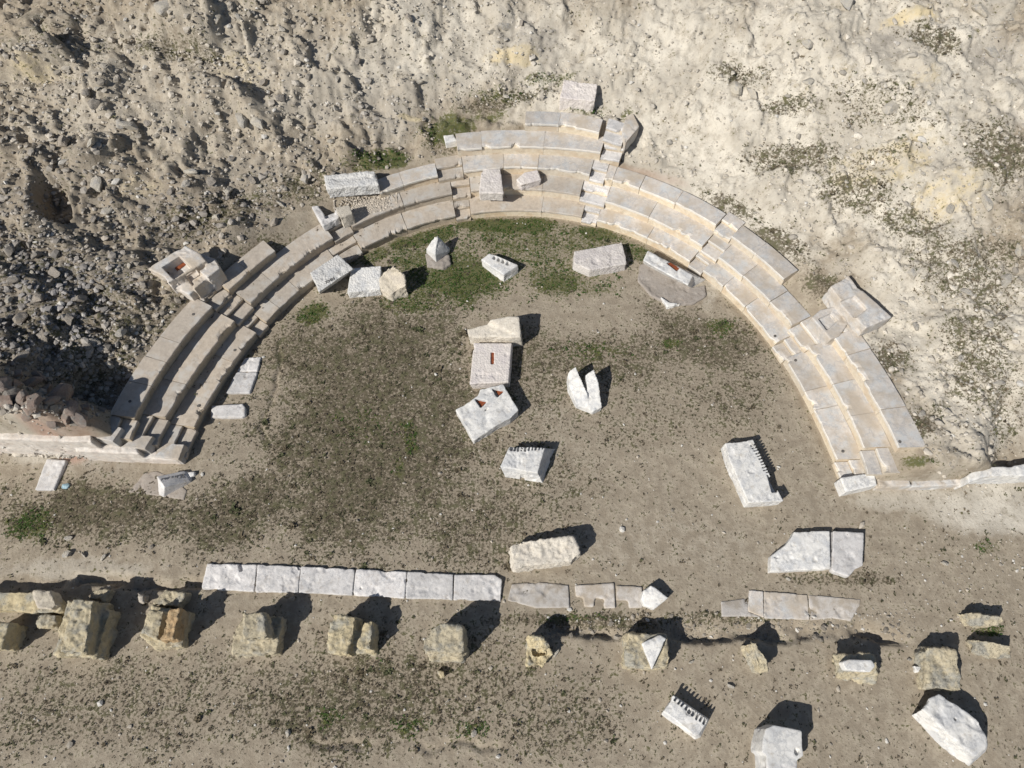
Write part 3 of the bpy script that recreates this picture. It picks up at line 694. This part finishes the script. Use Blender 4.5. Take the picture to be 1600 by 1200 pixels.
# ------------------------------------------------------------------ masks painted by place (metres)
def blob_list(lst):
    out = []
    for px, py, rx, ry, an, s in lst:
        p = atg(px, py); q = atg(px + rx, py); w = atg(px, py - ry)
        out.append((p.x, p.y, max(.1, math.hypot(q.x - p.x, q.y - p.y)), max(.1, math.hypot(w.x - p.x, w.y - p.y)), rad(an), s))
    return out
GRASS = blob_list([(800,352,110,18,0,1),(660,375,70,20,14,.95),(580,400,45,14,20,.7),(930,365,60,16,-14,.9),(1000,395,45,16,-25,.75),(720,440,110,45,0,.95),(650,470,60,25,0,.7),(870,440,60,25,0,.8),(600,250,55,16,10,1.0),(560,262,35,12,0,.6),(700,200,60,22,15,.85),(760,185,45,12,10,.7),(830,400,150,60,0,.55),(700,420,120,60,0,.6),(640,680,16,30,10,.8),(620,730,12,20,0,.4),(50,820,40,28,0,.8),(490,490,28,18,20,.9),(1045,538,22,12,0,.8),(1125,512,30,16,0,.7),(1430,722,35,14,0,.8),(925,450,45,16,0,.5),(1215,548,16,12,0,.7),(830,380,180,45,0,.62),(700,430,130,60,0,.75),(880,430,90,45,0,.6),(1540,985,28,10,0,.7),(640,1135,40,20,0,.5),(510,1120,30,25,0,.5),(740,1140,40,16,0,.4),(590,1010,16,30,0,.35),(930,550,70,20,0,.4),(1540,855,25,12,0,.5),(560,660,60,40,0,.25),(770,150,55,18,0,.55),(860,125,50,12,0,.5),(920,168,40,10,0,.55),(980,180,14,14,0,.7),(900,965,60,10,0,.4)])
LITTER = blob_list([(600,640,260,220,0,.8),(700,800,200,90,0,.6),(560,560,200,120,0,.7),(860,590,120,60,0,.5),(1150,600,90,90,0,.45),(180,1100,260,90,0,.4),(560,1080,240,120,0,.6),(880,1110,120,90,0,.4),(850,760,140,70,0,.4),(150,500,210,110,20,.55),(60,430,120,70,0,.4),(330,340,120,50,25,.6),(420,400,80,45,30,.5),(540,700,170,180,0,.85),(480,560,90,60,0,.75),(150,800,200,60,0,.9),(380,800,120,80,0,.8),(900,560,280,60,0,.6),(1100,530,130,55,-20,.7),(1010,300,70,20,-25,.9),(1130,320,80,22,-35,.9),(1210,380,70,24,-40,.95),(1290,450,50,28,-45,.8),(1390,560,40,40,-55,.9),(1440,660,35,50,-60,.9),(1150,125,80,28,-15,.8),(1230,165,80,22,-10,.75),(1240,250,110,30,-10,.85),(1330,300,80,35,-20,.75),(1420,350,90,35,-30,.7),(1560,240,60,60,-40,.9),(1450,60,80,30,-20,.85),(1500,430,110,60,-40,.75),(1540,560,80,90,0,.7),(790,160,90,22,8,.8),(700,215,60,20,15,.7),(260,70,110,35,-10,.6),(100,70,110,60,0,.35),(460,300,90,40,20,.6),(700,1060,170,110,0,.45),(300,1080,200,90,0,.3),(1540,400,80,50,0,.6),(250,830,250,30,0,.55),(1380,150,90,35,-25,.5),(900,970,180,18,0,.7),(1150,965,160,14,0,.55),(1330,905,110,16,0,.6),(620,600,250,140,0,.5),(1000,640,200,70,0,.3),(1560,640,50,70,0,.5),(1380,240,60,20,0,.5),(1310,200,60,16,0,.4)])
PALE = blob_list([(1300,150,480,260,-10,1),(1000,120,260,170,0,.9),(760,70,260,130,0,.75),(1500,520,220,260,0,.85),(1540,790,140,70,0,.75),(600,130,260,130,15,.55),(400,90,260,120,0,.4),(1430,780,170,40,0,.55),(1050,850,330,60,0,.22),(300,200,280,140,0,.34),(170,120,260,130,0,.42),(450,110,200,110,0,.45),(150,890,200,22,0,.45),(60,690,150,30,0,.6),(620,320,60,26,20,.5),(860,700,120,120,0,.2)])
YELL = blob_list([(800,85,70,16,0,.7),(640,185,40,10,0,.8),(1420,20,80,18,0,.7),(1390,250,120,50,0,.5),(1450,120,60,30,0,.4),(215,295,60,30,0,.5),(50,110,110,30,0,.5),(360,110,60,50,0,.45),(1500,300,90,60,0,.5),(1300,470,60,60,0,.3),(1280,130,120,60,0,.3)])
GREY = blob_list([(80,480,170,120,0,1),(330,330,160,70,20,.5),(120,300,180,70,0,.35),(830,55,60,25,0,.5),(1400,70,80,30,0,.6),(1540,90,60,40,0,.6),(90,640,120,40,0,.4),(600,180,120,60,0,.35)])
RED = blob_list([(55,672,60,14,5,.8),(120,668,40,10,0,.4),(1010,272,70,10,-22,.35)])
def paint(bl, x, y):
    m = np.zeros_like(x)
    for bx, by, rx, ry, an, s in bl:
        c, q = math.cos(an), math.sin(an)
        u = ((x - bx) * c + (y - by) * q) / rx; v = (-(x - bx) * q + (y - by) * c) / ry
        d = np.sqrt(u * u + v * v)
        near = d < 1.7
        if not near.any(): continue
        dd = d[near] + (fbm2(x[near], y[near], .9, 4, bx) - .5) * .9
        m[near] = np.maximum(m[near], s * sst(1.15, .35, dd))
    return m

# ------------------------------------------------------------------ ground sheet
def axis(a, b, st):
    core = np.arange(a, b + st, st)
    out = np.cumsum(st * 1.35 ** np.arange(1, 34)); out = out[out < 900]
    return np.concatenate([a - out[::-1], core, b + out])
gx, gy = axis(-23, 23, .058), axis(-3.2, 26, .058)
X, Y = np.meshgrid(gx, gy)
Z = hz(X, Y)
wildm = None
nv = X.size
me = bpy.data.meshes.new('ground')
me.vertices.add(nv)
me.vertices.foreach_set('co', np.stack([X, Y, Z], -1).astype(np.float32).ravel())
ny, nx = X.shape
i0 = (np.arange(ny - 1)[:, None] * nx + np.arange(nx - 1)[None, :]).ravel()
quads = np.stack([i0, i0 + 1, i0 + nx + 1, i0 + nx], 1).astype(np.int32)
me.loops.add(quads.size); me.polygons.add(len(quads))
me.loops.foreach_set('vertex_index', quads.ravel())
me.polygons.foreach_set('loop_start', np.arange(0, quads.size, 4, dtype=np.int32))
me.polygons.foreach_set('loop_total', np.full(len(quads), 4, np.int32))
me.update(calc_edges=True)
me.polygons.foreach_set('use_smooth', [True] * len(quads))
xf, yf = X.ravel(), Y.ravel()
def cattr(name, r, g, b):
    a = me.color_attributes.new(name, 'FLOAT_COLOR', 'POINT')
    a.data.foreach_set('color', np.stack([r, g, b, np.ones_like(r)], 1).astype(np.float32).ravel())
mG, mL, mP = paint(GRASS, xf, yf), paint(LITTER, xf, yf), paint(PALE, xf, yf)
mP = np.maximum(mP, (.45 + .4 * sst(-8, 4, xf)) * sst(20.5, 23.5, yf) + 0 * xf)
mY, mK, mR = paint(YELL, xf, yf), paint(GREY, xf, yf), paint(RED, xf, yf)
cattr('cover', mG, mL, mP); cattr('tone', mY, mK, mR)
g = NT('dry_earth'); v = g.coord('World')
n1 = g.noise(v, .7, 6, .62); n2 = g.noise(v, 3.2, 7, .66); n3 = g.noise(v, 13, 6, .7); n4 = g.noise(v, 42, 4, .7)
soil = g.mix(g.ramp(n2, .36, .66), (.288, .244, .187), (.402, .350, .275))
soil = g.mix(g.math('MULTIPLY', g.ramp(n3, .48, .70), .45), soil, (.25, .208, .16))
pale = g.mix(g.ramp(n1, .38, .62), (.455, .418, .355), (.605, .563, .485))
pale = g.mix(g.math('MULTIPLY', g.ramp(n2, .46, .68), .75), pale, (.37, .328, .27))
pale = g.mix(g.math('MULTIPLY', g.ramp(n3, .54, .72), .6), pale, (.32, .28, .235))
dv = g.n('ShaderNodeVectorMath'); dv.operation = 'MULTIPLY_ADD'
nc = g.n('ShaderNodeTexNoise'); g.put(nc.inputs['Vector'], v); nc.inputs['Scale'].default_value = 1.9; nc.inputs['Detail'].default_value = 5
g.put(dv.inputs[0], nc.outputs['Color']); dv.inputs[1].default_value = (.9, .9, .9); g.put(dv.inputs[2], v)
crk = g.math('MULTIPLY', g.ramp(g.vor(dv.outputs[0], 1.15, 'DISTANCE_TO_EDGE'), .035, .0), g.ramp(n1, .42, .6))
pale = g.mix(g.math('MULTIPLY', crk, .16), pale, (.24, .20, .16))
P = g.attr('cover', 2); L_ = g.attr('cover', 1); G_ = g.attr('cover', 0)
c = g.mix(g.ramp(g.math('ADD', P, g.math('MULTIPLY', g.math('SUBTRACT', n2, .5), .9)), .12, .75), soil, pale)
c = g.mix(g.ramp(g.math('ADD', g.attr('tone', 0), g.math('MULTIPLY', g.math('SUBTRACT', n2, .5), 1.2)), .3, .8), c, (.58, .49, .32))
c = g.mix(g.math('MULTIPLY', g.attr('tone', 1), g.ramp(n2, .3, .65)), c, (.26, .24, .22))
c = g.mix(g.math('MULTIPLY', g.attr('tone', 2), .8), c, (.40, .23, .17))
mott = g.math('ADD', g.math('MULTIPLY', g.math('SUBTRACT', n3, .5), 3.6), g.math('MULTIPLY', g.math('SUBTRACT', n2, .5), 2.2))
lbase = g.math('SUBTRACT', g.math('ADD', g.math('MULTIPLY', L_, .95), .14), g.math('MULTIPLY', P, .20))
lit = g.math('MULTIPLY', g.ramp(g.math('ADD', lbase, mott), .40, .88), .9)
oliv = g.mix(n4, (.058, .062, .028), (.125, .125, .060))
c = g.mix(lit, c, g.mix(g.math('MULTIPLY', g.ramp(n2, .47, .60), .75), g.mix(n4, (.076, .063, .041), (.145, .121, .080)), oliv))
spk = g.math('MULTIPLY', g.ramp(n4, .55, .63), g.ramp(n3, .40, .56))
c = g.mix(g.math('MULTIPLY', g.math('MULTIPLY', spk, g.ramp(L_, .05, .5)), .7), c, (.075, .065, .048))
wh = g.ramp(g.vor(v, 9.0), .055, .035)
c = g.mix(g.math('MULTIPLY', g.math('MULTIPLY', wh, g.ramp(n2, .45, .6)), .7), c, (.55, .52, .47))
gr = g.ramp(g.math('ADD', G_, g.math('MULTIPLY', mott, .75)), .22, .85)
c = g.mix(g.math('MULTIPLY', gr, .92), c, g.mix(g.ramp(n3, .35, .65), (.042, .068, .016), (.125, .118, .045)))
hgt = g.math('SUBTRACT', g.math('ADD', g.math('ADD', g.math('MULTIPLY', n2, .9), g.math('MULTIPLY', n3, .8)), g.math('MULTIPLY', n4, .35)), g.math('MULTIPLY', g.math('MULTIPLY', crk, P), .25))
M['earth'] = g.done(c, .95, hgt, .030, .75)
ground = link_mesh('ground', me, M['earth']); ground['kind'] = 'structure'

# ------------------------------------------------------------------ loose rocks
def rock_mesh(seed, sub=3, name='loose_rock'):
    rs = np.random.RandomState(seed); bm = bmesh.new()
    bmesh.ops.create_icosphere(bm, subdivisions=sub, radius=1)
    v = np.array([w.co[:] for w in bm.verts])
    for _ in range(13):
        n = rs.normal(size=3); n /= np.linalg.norm(n); d = rs.uniform(.36, .72)
        e = v @ n - d; v = v - np.outer(np.clip(e, 0, None) * .94, n)
    v *= (1 + (fbm3(v + seed, 1.9, 3) - .5) * .28)[:, None]
    v *= np.array([1.0, rs.uniform(.62, .9), rs.uniform(.45, .7)])
    for w, q in zip(bm.verts, v): w.co = q
    m = bpy.data.meshes.new(name); bm.to_mesh(m); bm.free()
    return m
ROCKM = [rock_mesh(100 + i) for i in range(10)]
for i, m in enumerate(ROCKM): m.materials.append(M['rock'] if i < 5 else M['prock'])
pool = list(range(300))
def clear_of_masonry(x, y):
    dx, dy = x - CX, y - CY; t = math.degrees(math.atan2(dy, dx)); t = t + 360 if t < -90 else t
    s = (math.hypot(dx, dy) - float(rrow(1, t))) / TD
    return s
def add_rock(x, y, r, pale_, label, group, sink=.25, me_=None):
    z = hq(x, y)
    o = bpy.data.objects.new('loose_rock', me_ or ROCKM[random.randrange(5) + (5 if pale_ else 0)])
    col.objects.link(o)
    o.scale = (r, r * random.uniform(.8, 1.1), r * random.uniform(.8, 1.15))
    o.rotation_euler = (random.uniform(-.4, .4), random.uniform(-.4, .4), random.uniform(0, 6.3))
    o.location = (x, y, z + r * .45 * (1 - sink))
    tag(o, label, 'rock', group)
# rocks one can pick out in the photograph: (px, py, radius px, pale)
SPOT = [(153,292,15,1),(168,333,9,1),(148,345,7,0),(110,345,8,0),(112,357,7,0),(124,368,6,1),(145,225,11,1),(125,232,12,0),(100,222,10,0),(205,200,13,1),(190,195,10,1),(232,195,9,0),(258,205,8,0),(380,190,13,1),(405,197,11,1),(438,155,9,0),(415,130,8,0),(441,218,7,1),(470,200,7,1),(485,200,8,0),(520,222,7,1),(437,218,7,0),(360,250,8,0),(300,270,9,1),(330,285,9,0),(360,300,9,1),(395,285,8,0),(290,290,8,1),(475,282,9,1),(440,320,8,1),(430,350,9,0),(338,340,7,1),(270,300,8,0),(350,355,9,0),(262,16,13,1),(340,32,8,1),(372,30,7,1),(362,12,7,0),(150,165,11,0),(135,150,9,0),(525,172,9,1),(515,90,8,1),(560,100,7,0),(640,30,7,0),(655,130,6,1),(500,60,6,0),(790,45,9,1),(768,52,7,1),(815,40,7,0),(1045,225,7,1),(790,152,5,1),(1150,140,11,1),(1175,150,12,1),(1260,75,12,1),(1320,10,14,1),(1530,20,11,1),(1545,85,11,1),(1390,170,10,1),(1260,130,8,1),(1350,130,7,1),(1480,330,11,1),(1540,320,12,1),(1590,395,12,1),(1570,440,9,1),(1510,460,9,1),(1545,510,8,1),(1430,510,7,1),(1415,545,6,1),(1440,648,7,1),(1385,590,5,1),(1290,500,4,1),(1365,478,5,1),(1425,430,7,1),(1455,470,8,1),(1490,415,8,1),(1500,560,7,1),(1470,590,6,1),(1560,600,8,1),(1410,475,6,1),(60,470,13,0),(30,500,12,0),(90,430,12,0),(20,440,11,0),(110,500,11,0),(70,530,13,0),(140,540,10,0),(40,560,12,0),(160,450,9,0),(130,470,10,0),(15,395,11,0),(60,400,9,0),(190,520,8,1),(145,535,8,1),(172,570,7,1),(120,578,7,0),(20,615,12,0),(60,620,9,0),(100,610,9,0),(125,625,9,0),(135,650,10,0),(118,660,9,0),(85,640,9,0),(45,645,10,0),(10,640,10,0),(105,640,7,1),(125,680,8,0),(1140,1072,6,1),(1080,1035,4,1),(108,842,5,1),(106,868,7,1),(131,867,5,1),(162,871,5,1),(868,1020,6,1),(1475,880,5,1),(1230,905,4,1),(700,1095,4,1),(450,1147,5,1),(740,1145,6,1),(1420,1030,4,1),(25,690,6,0)]
HEAP = [(8,600,16),(30,606,13),(52,603,15),(75,612,14),(98,622,17),(118,640,16),(132,658,15),(108,655,13),(84,632,12),(60,628,14),(38,628,13),(14,630,15),(92,668,11),(70,655,12),(122,676,12),(140,672,9),(48,652,11),(24,655,12),(5,660,11),(136,640,10),(112,612,10),(64,590,11),(30,588,10)]
def zone(px, py):
    if py > 800: return 'small pale stone loose on the bare earth below the orchestra', 'pale stones on the earth below the orchestra'
    if px < 220 and py > 580: return 'grey rock in the rubble heap over the left wall', 'rocks of the heap over the left wall'
    if px < 260 and py > 370: return 'dark grey rock on the dark slope at the left edge', 'grey rocks on the dark left slope'
    if px < 620: return 'brown rock on the rubble slope at the upper left', 'brown rocks on the upper left slope'
    if px < 980: return 'pale rock on the eroded slope above the top centre seats', 'pale rocks above the top centre seats'
    if py < 260: return 'pale rock half sunk in the cream slope at the upper right', 'pale rocks on the upper right slope'
    return 'pale rock on the weedy slope beyond the right seats', 'pale rocks beyond the right seats'
for px, py, r, pl in SPOT:
    p = atg(px, py); m = r * (p - Vector((0, 0, H))).length / F / .9
    lb, gp = zone(px, py)
    add_rock(p.x, p.y, m * 1.05, pl, lb, gp, .3)
for px, py, r in HEAP:
    p = atg(px, py); m = r * (p - Vector((0, 0, H))).length / F / .85
    ms = rock_mesh(500 + px, 3); ms.materials.append(M['heap'])
    add_rock(p.x, p.y, m, 0, 'reddish brown jagged rock of the rubble heap over the left wall', 'jagged rocks of the heap over the left wall', .2, ms)
cnt = len(SPOT) + len(HEAP)
while cnt < 296:
    px, py = random.uniform(0, 1600), random.uniform(0, 700)
    p = atg(px, py); s = clear_of_masonry(p.x, p.y)
    if s < (6 if 700 < px < 1010 else 4.6): continue
    w = 1.0 if px < 520 else (.45 if px < 900 else .38)
    if random.random() > w: continue
    lb, gp = zone(px, py)
    add_rock(p.x, p.y, random.uniform(.075, .16) if px < 700 else random.uniform(.06, .13), px > 620 or random.random() < .35, lb, gp, .35)
    cnt += 1
bpy.context.view_layer.update()

# rubble too fine to count: one object, one colour per chip
def visible_xy(n):
    """points spread over the picture's ground"""
    px = R_.uniform(-60, 1660, n); py = R_.uniform(-60, 1250, n)
    z = np.zeros(n)
    for _ in range(14):
        x = (px - 800) / F; y = -(py - 600) / F
        dx, dy, dz = x, ST + y * CT, -CT + y * ST
        k = (z - H) / dz
        wx, wy = dx * k, dy * k
        z = .5 * z + .5 * hv(wx, wy)
    return px, py, wx, wy
def s_of(x, y):
    dx, dy = x - CX, y - CY; t = np.degrees(np.arctan2(dy, dx)); t = np.where(t < -90, t + 360, t)
    return (np.hypot(dx, dy) - rrow(1, t)) / TD, t
def on_masonry(x, y):
    s, t = s_of(x, y)
    yw = np.interp(x, _wx, _wy)
    top = np.where((t > 80) & (t < 101), 5.1, 3.15)
    return (s > -.12) & (s < top) & (y > yw - .2)
bmi = bmesh.new(); bmesh.ops.create_icosphere(bmi, subdivisions=1, radius=1)
bmi.verts.ensure_lookup_table()
IV = np.array([w.co[:] for w in bmi.verts]); IF = np.array([[w.index for w in f.verts] for f in bmi.faces]); bmi.free()
def chips(name, x, y, r, tint, mat, flat=.6, lift=.25, zadd=None):
    n = len(x); z = hz(x, y) if zadd is None else zadd
    V = np.repeat(IV[None], n, 0) * (1 + R_.uniform(-.33, .33, (n, len(IV), 1)))
    V[:, :, 1] *= R_.uniform(.6, 1, (n, 1)); V[:, :, 2] *= flat * R_.uniform(.7, 1.2, (n, 1))
    a = R_.uniform(0, 6.28, n); ca, sa = np.cos(a)[:, None], np.sin(a)[:, None]
    vx = V[:, :, 0] * ca - V[:, :, 1] * sa; vy = V[:, :, 0] * sa + V[:, :, 1] * ca
    V = np.stack([vx * r[:, None] + x[:, None], vy * r[:, None] + y[:, None], V[:, :, 2] * r[:, None] + (z + r * lift)[:, None]], -1)
    F_ = (IF[None] + (np.arange(n) * len(IV))[:, None, None]).reshape(-1, 3)
    m = bpy.data.meshes.new(name)
    m.from_pydata(V.reshape(-1, 3).tolist(), [], F_.tolist())
    a = m.color_attributes.new('tint', 'FLOAT_COLOR', 'POINT')
    t4 = np.concatenate([tint, np.ones((n, 1))], 1)
    a.data.foreach_set('color', np.repeat(t4, len(IV), 0).astype(np.float32).ravel())
    o = link_mesh(name, m, mat)
    return o
gm = NT('rubble_chips'); vv = gm.coord('World')
tc = gm.attr('tint')
tcm = gm.mix(gm.math('MULTIPLY', gm.ramp(gm.noise(vv, 30, 4), .45, .7), .4), tc, (.20, .175, .145))
M['chips'] = gm.done(tcm, .9, gm.noise(vv, 60, 4), .01)
px, py, wx, wy = visible_xy(80000)
s, t = s_of(wx, wy)
yw = np.interp(wx, _wx, _wy)
hillm = (s > 3.1) & (wy > yw + .1)
dens = np.where(hillm, np.where(px < 560, .42, np.where(px < 950, .42, .26)), .035)
dens = np.where(hillm & (px < 260) & (py > 330), .7, dens)
dens = dens * np.where(hillm, .35 + 1.5 * fbm2(wx, wy, .55, 3, 91), 1)
dens = np.where((py > 958) & (py < 1000) & (px > 850) & (px < 1430), .6, dens)
dens = np.where((px > 1440) & (py > 760) & (py < 980), .16, dens)
dens = np.where((px > 1370) & (px < 1600) & (py > 440) & (py < 720), .40, dens)
keep = (R_.rand(len(px)) < dens) & ~on_masonry(wx, wy)
px, py, wx, wy = px[keep], py[keep], wx[keep], wy[keep]
hillk = hillm[keep]
rr = np.exp(R_.normal(-3.4, .5, len(wx))) * np.where(hillk, np.where(px < 620, 1.3, 1.0), .62)
trn = (py > 970) & (py < 1000) & (px > 850) & (px < 1430)
rr = np.clip(rr * np.where(trn, 1.4, 1.0), .012, .15)
pw = paint(PALE, wx, wy)
br = R_.uniform(.6, 1.3, len(wx))
kw = paint(GREY, wx, wy)
tint = np.stack([.40 + .16 * pw - .08 * kw, .36 + .16 * pw - .055 * kw, .305 + .15 * pw - .01 * kw], 1) * br[:, None]
tint[trn] *= .72
wsel = R_.rand(len(wx)) < np.where(hillk, .05, np.where(trn, .04, .35))
tint[wsel] = np.array([.60, .58, .54])
o = chips('rubble', wx, wy, rr, tint, M['chips']); tag(o, 'stone chips strewn over the slopes and the earth', 'rubble', kind='stuff')
# gravel spilled on the upper left-centre seats
n = 420
n = 900; gx_, gy_ = R_.normal(0, 1, n), R_.normal(0, 1, n)
pts = [at(575 + 30 * a, 318 + 11 * b - 9 * a, SH * 2) for a, b in zip(np.clip(gx_, -1.7, 1.5), np.clip(gy_, -1.6, 1.6))]
gxw = np.array([p.x for p in pts]); gyw = np.array([p.y for p in pts])
s_, t_ = s_of(gxw, gyw)
zz = np.maximum(hz(gxw, gyw) + .02, np.where((s_ > 1) & (s_ < 2.05), SH * 2 + .005, 0))
tint = np.array([[.50, .45, .385]]) * R_.uniform(.7, 1.3, (n, 1))
o = chips('gravel', gxw, gyw, R_.uniform(.02, .05, n), tint, M['chips'], .7, .3, zz); tag(o, 'loose gravel spilled over the seats behind the hammered blocks', 'gravel', kind='stuff')

# ------------------------------------------------------------------ weeds and grass (nobody could count them)
def tufts(name, x, y, r, nl, hmin, hmax, colr, mat, zat=None):
    n = len(x); z = hz(x, y) if zat is None else zat
    k = nl
    a = R_.uniform(0, 6.28, (n, k)); ln = r[:, None] * R_.uniform(.5, 1.15, (n, k)); w = ln * R_.uniform(.22, .42, (n, k))
    up = R_.uniform(hmin, hmax, (n, k)) * r[:, None]
    ca, sa = np.cos(a), np.sin(a)
    ox = x[:, None] + R_.normal(0, .28, (n, k)) * r[:, None]; oy = y[:, None] + R_.normal(0, .28, (n, k)) * r[:, None]
    z0 = z[:, None] + np.zeros((n, k))
    p0 = np.stack([ox, oy, z0 + .002], -1)
    p1 = np.stack([ox + ca * ln * .55 - sa * w, oy + sa * ln * .55 + ca * w, z0 + up], -1)
    p2 = np.stack([ox + ca * ln, oy + sa * ln, z0 + up * .7], -1)
    p3 = np.stack([ox + ca * ln * .55 + sa * w, oy + sa * ln * .55 - ca * w, z0 + up], -1)
    V = np.stack([p0, p1, p2, p3], 2).reshape(-1, 3)
    m = bpy.data.meshes.new(name); nq = n * k
    m.vertices.add(nq * 4); m.vertices.foreach_set('co', V.astype(np.float32).ravel())
    m.loops.add(nq * 4); m.polygons.add(nq)
    m.loops.foreach_set('vertex_index', np.arange(nq * 4, dtype=np.int32))
    m.polygons.foreach_set('loop_start', np.arange(0, nq * 4, 4, dtype=np.int32)); m.polygons.foreach_set('loop_total', np.full(nq, 4, np.int32))
    m.update(calc_edges=True)
    at_ = m.color_attributes.new('tint', 'FLOAT_COLOR', 'POINT')
    cc = np.repeat(colr, k, 0) * R_.uniform(.75, 1.3, (nq, 1))
    cc = np.repeat(np.concatenate([cc, np.ones((nq, 1))], 1), 4, 0)
    at_.data.foreach_set('color', cc.astype(np.float32).ravel())
    return link_mesh(name, m, mat)
gl = NT('leaf'); M['leaf'] = gl.done(gl.attr('tint'), .8)
px, py, wx, wy = visible_xy(330000)
s, t = s_of(wx, wy); lm, gmk, pm = paint(LITTER, wx, wy), paint(GRASS, wx, wy), paint(PALE, wx, wy)
bad = on_masonry(wx, wy)
dens = .06 + .85 * lm ** 1.2 + .25 * gmk - .035 * pm + .10 * lm * pm
dens = dens * (.25 + 1.5 * fbm2(wx, wy, 1.6, 3, 64))
keep = (R_.rand(len(px)) < dens * .72) & ~bad
x1, y1 = wx[keep], wy[keep]
base = np.where(R_.rand(len(x1), 1) < .6, np.array([[.105, .086, .060]]), np.array([[.075, .075, .040]]))
base = base * (1 + .75 * paint(PALE, x1, y1))[:, None]
o = tufts('weeds', x1, y1, np.clip(np.exp(R_.normal(-3.72, .45, len(x1))) * (1 + .5 * paint(PALE, x1, y1) * (s_of(x1, y1)[0] > 3)), .012, .12), 6, .2, .7, base, M['leaf'])
tag(o, 'dark dry weeds dotted over the earth and slopes', 'weeds', kind='stuff')
px, py, wx, wy = visible_xy(26000)
lm = np.maximum(paint(LITTER, wx, wy), paint(GRASS, wx, wy)); bad = on_masonry(wx, wy)
keep = (R_.rand(len(px)) < .10 * lm * sst(.5, .7, fbm2(wx, wy, .8, 3, 33))) & ~bad
x1, y1 = wx[keep], wy[keep]
base = np.where(R_.rand(len(x1), 1) < .5, np.array([[.115, .095, .062]]), np.array([[.075, .082, .04]]))
o = tufts('weeds', x1, y1, np.clip(np.exp(R_.normal(-2.65, .3, len(x1))), .05, .14), 18, .3, .8, base, M['leaf'])
tag(o, 'taller bushy weeds in clumps among the dry litter', 'weeds', kind='stuff')
px, py, wx, wy = visible_xy(60000)
s_, t_ = s_of(wx, wy); fr = s_ - np.floor(s_)
yw = np.interp(wx, _wx, _wy)
keep = (s_ > 0) & (s_ < np.where(t_ > 116, 2.0, 3.0)) & (t_ > 84) & (wy > yw + .6) & (R_.rand(len(px)) < .05 + .35 * sst(.55, .95, fr)) & (fr > .22) & (vn2(wx * 1.3, wy * 1.3) > .5)
x1, y1 = wx[keep], wy[keep]; zt = SH * (np.floor(s_[keep]) + 1) + .004
base = np.where(R_.rand(len(x1), 1) < .7, np.array([[.11, .09, .065]]), np.array([[.075, .08, .04]]))
o = tufts('weeds', x1, y1, np.clip(np.exp(R_.normal(-3.6, .4, len(x1))), .015, .07), 6, .2, .7, base, M['leaf'], zt)
tag(o, 'small dry weeds growing on the dusty seat treads', 'weeds', kind='stuff')
px, py, wx, wy = visible_xy(300000)
gmk = paint(GRASS, wx, wy); bad = on_masonry(wx, wy)
keep = (R_.rand(len(px)) < (gmk ** 1.3) * (.35 + 1.2 * fbm2(wx, wy, 2.2, 3, 20))) & ~bad
x1, y1 = wx[keep], wy[keep]
base = np.where(R_.rand(len(x1), 1) < .7, np.array([[.045, .088, .018]]), np.array([[.10, .115, .035]]))
o = tufts('grass', x1, y1, np.clip(np.exp(R_.normal(-3.3, .35, len(x1))), .018, .08), 5, .2, .7, base, M['leaf'])
tag(o, 'low green grass at the foot of the seats and in patches', 'grass', kind='stuff')

# ------------------------------------------------------------------ light
AZ, EL = rad(41), rad(41)           # direction the shadows fall (from +X), sun height
d = Vector((math.cos(EL) * math.cos(AZ), math.cos(EL) * math.sin(AZ), -math.sin(EL)))
sd = bpy.data.lights.new('sun', 'SUN'); sd.energy = 4.6; sd.angle = rad(.5); sd.color = (1, .955, .88)
so = bpy.data.objects.new('sun', sd); col.objects.link(so)
so.rotation_euler = d.to_track_quat('-Z', 'Y').to_euler(); so.location = (-20, -20, 30)
w = bpy.data.worlds.new('World'); sc.world = w; w.use_nodes = True
nt = w.node_tree; sky = nt.nodes.new('ShaderNodeTexSky'); sky.sky_type = 'NISHITA'; sky.sun_disc = False
sky.sun_elevation = EL; sky.sun_rotation = math.atan2(-d.x, -d.y)
nt.links.new(sky.outputs[0], nt.nodes['Background'].inputs[0]); nt.nodes['Background'].inputs[1].default_value = .055
sc.view_settings.view_transform = 'Standard'; sc.view_settings.look = 'None'
sc.view_settings.exposure = 0; sc.view_settings.gamma = 1
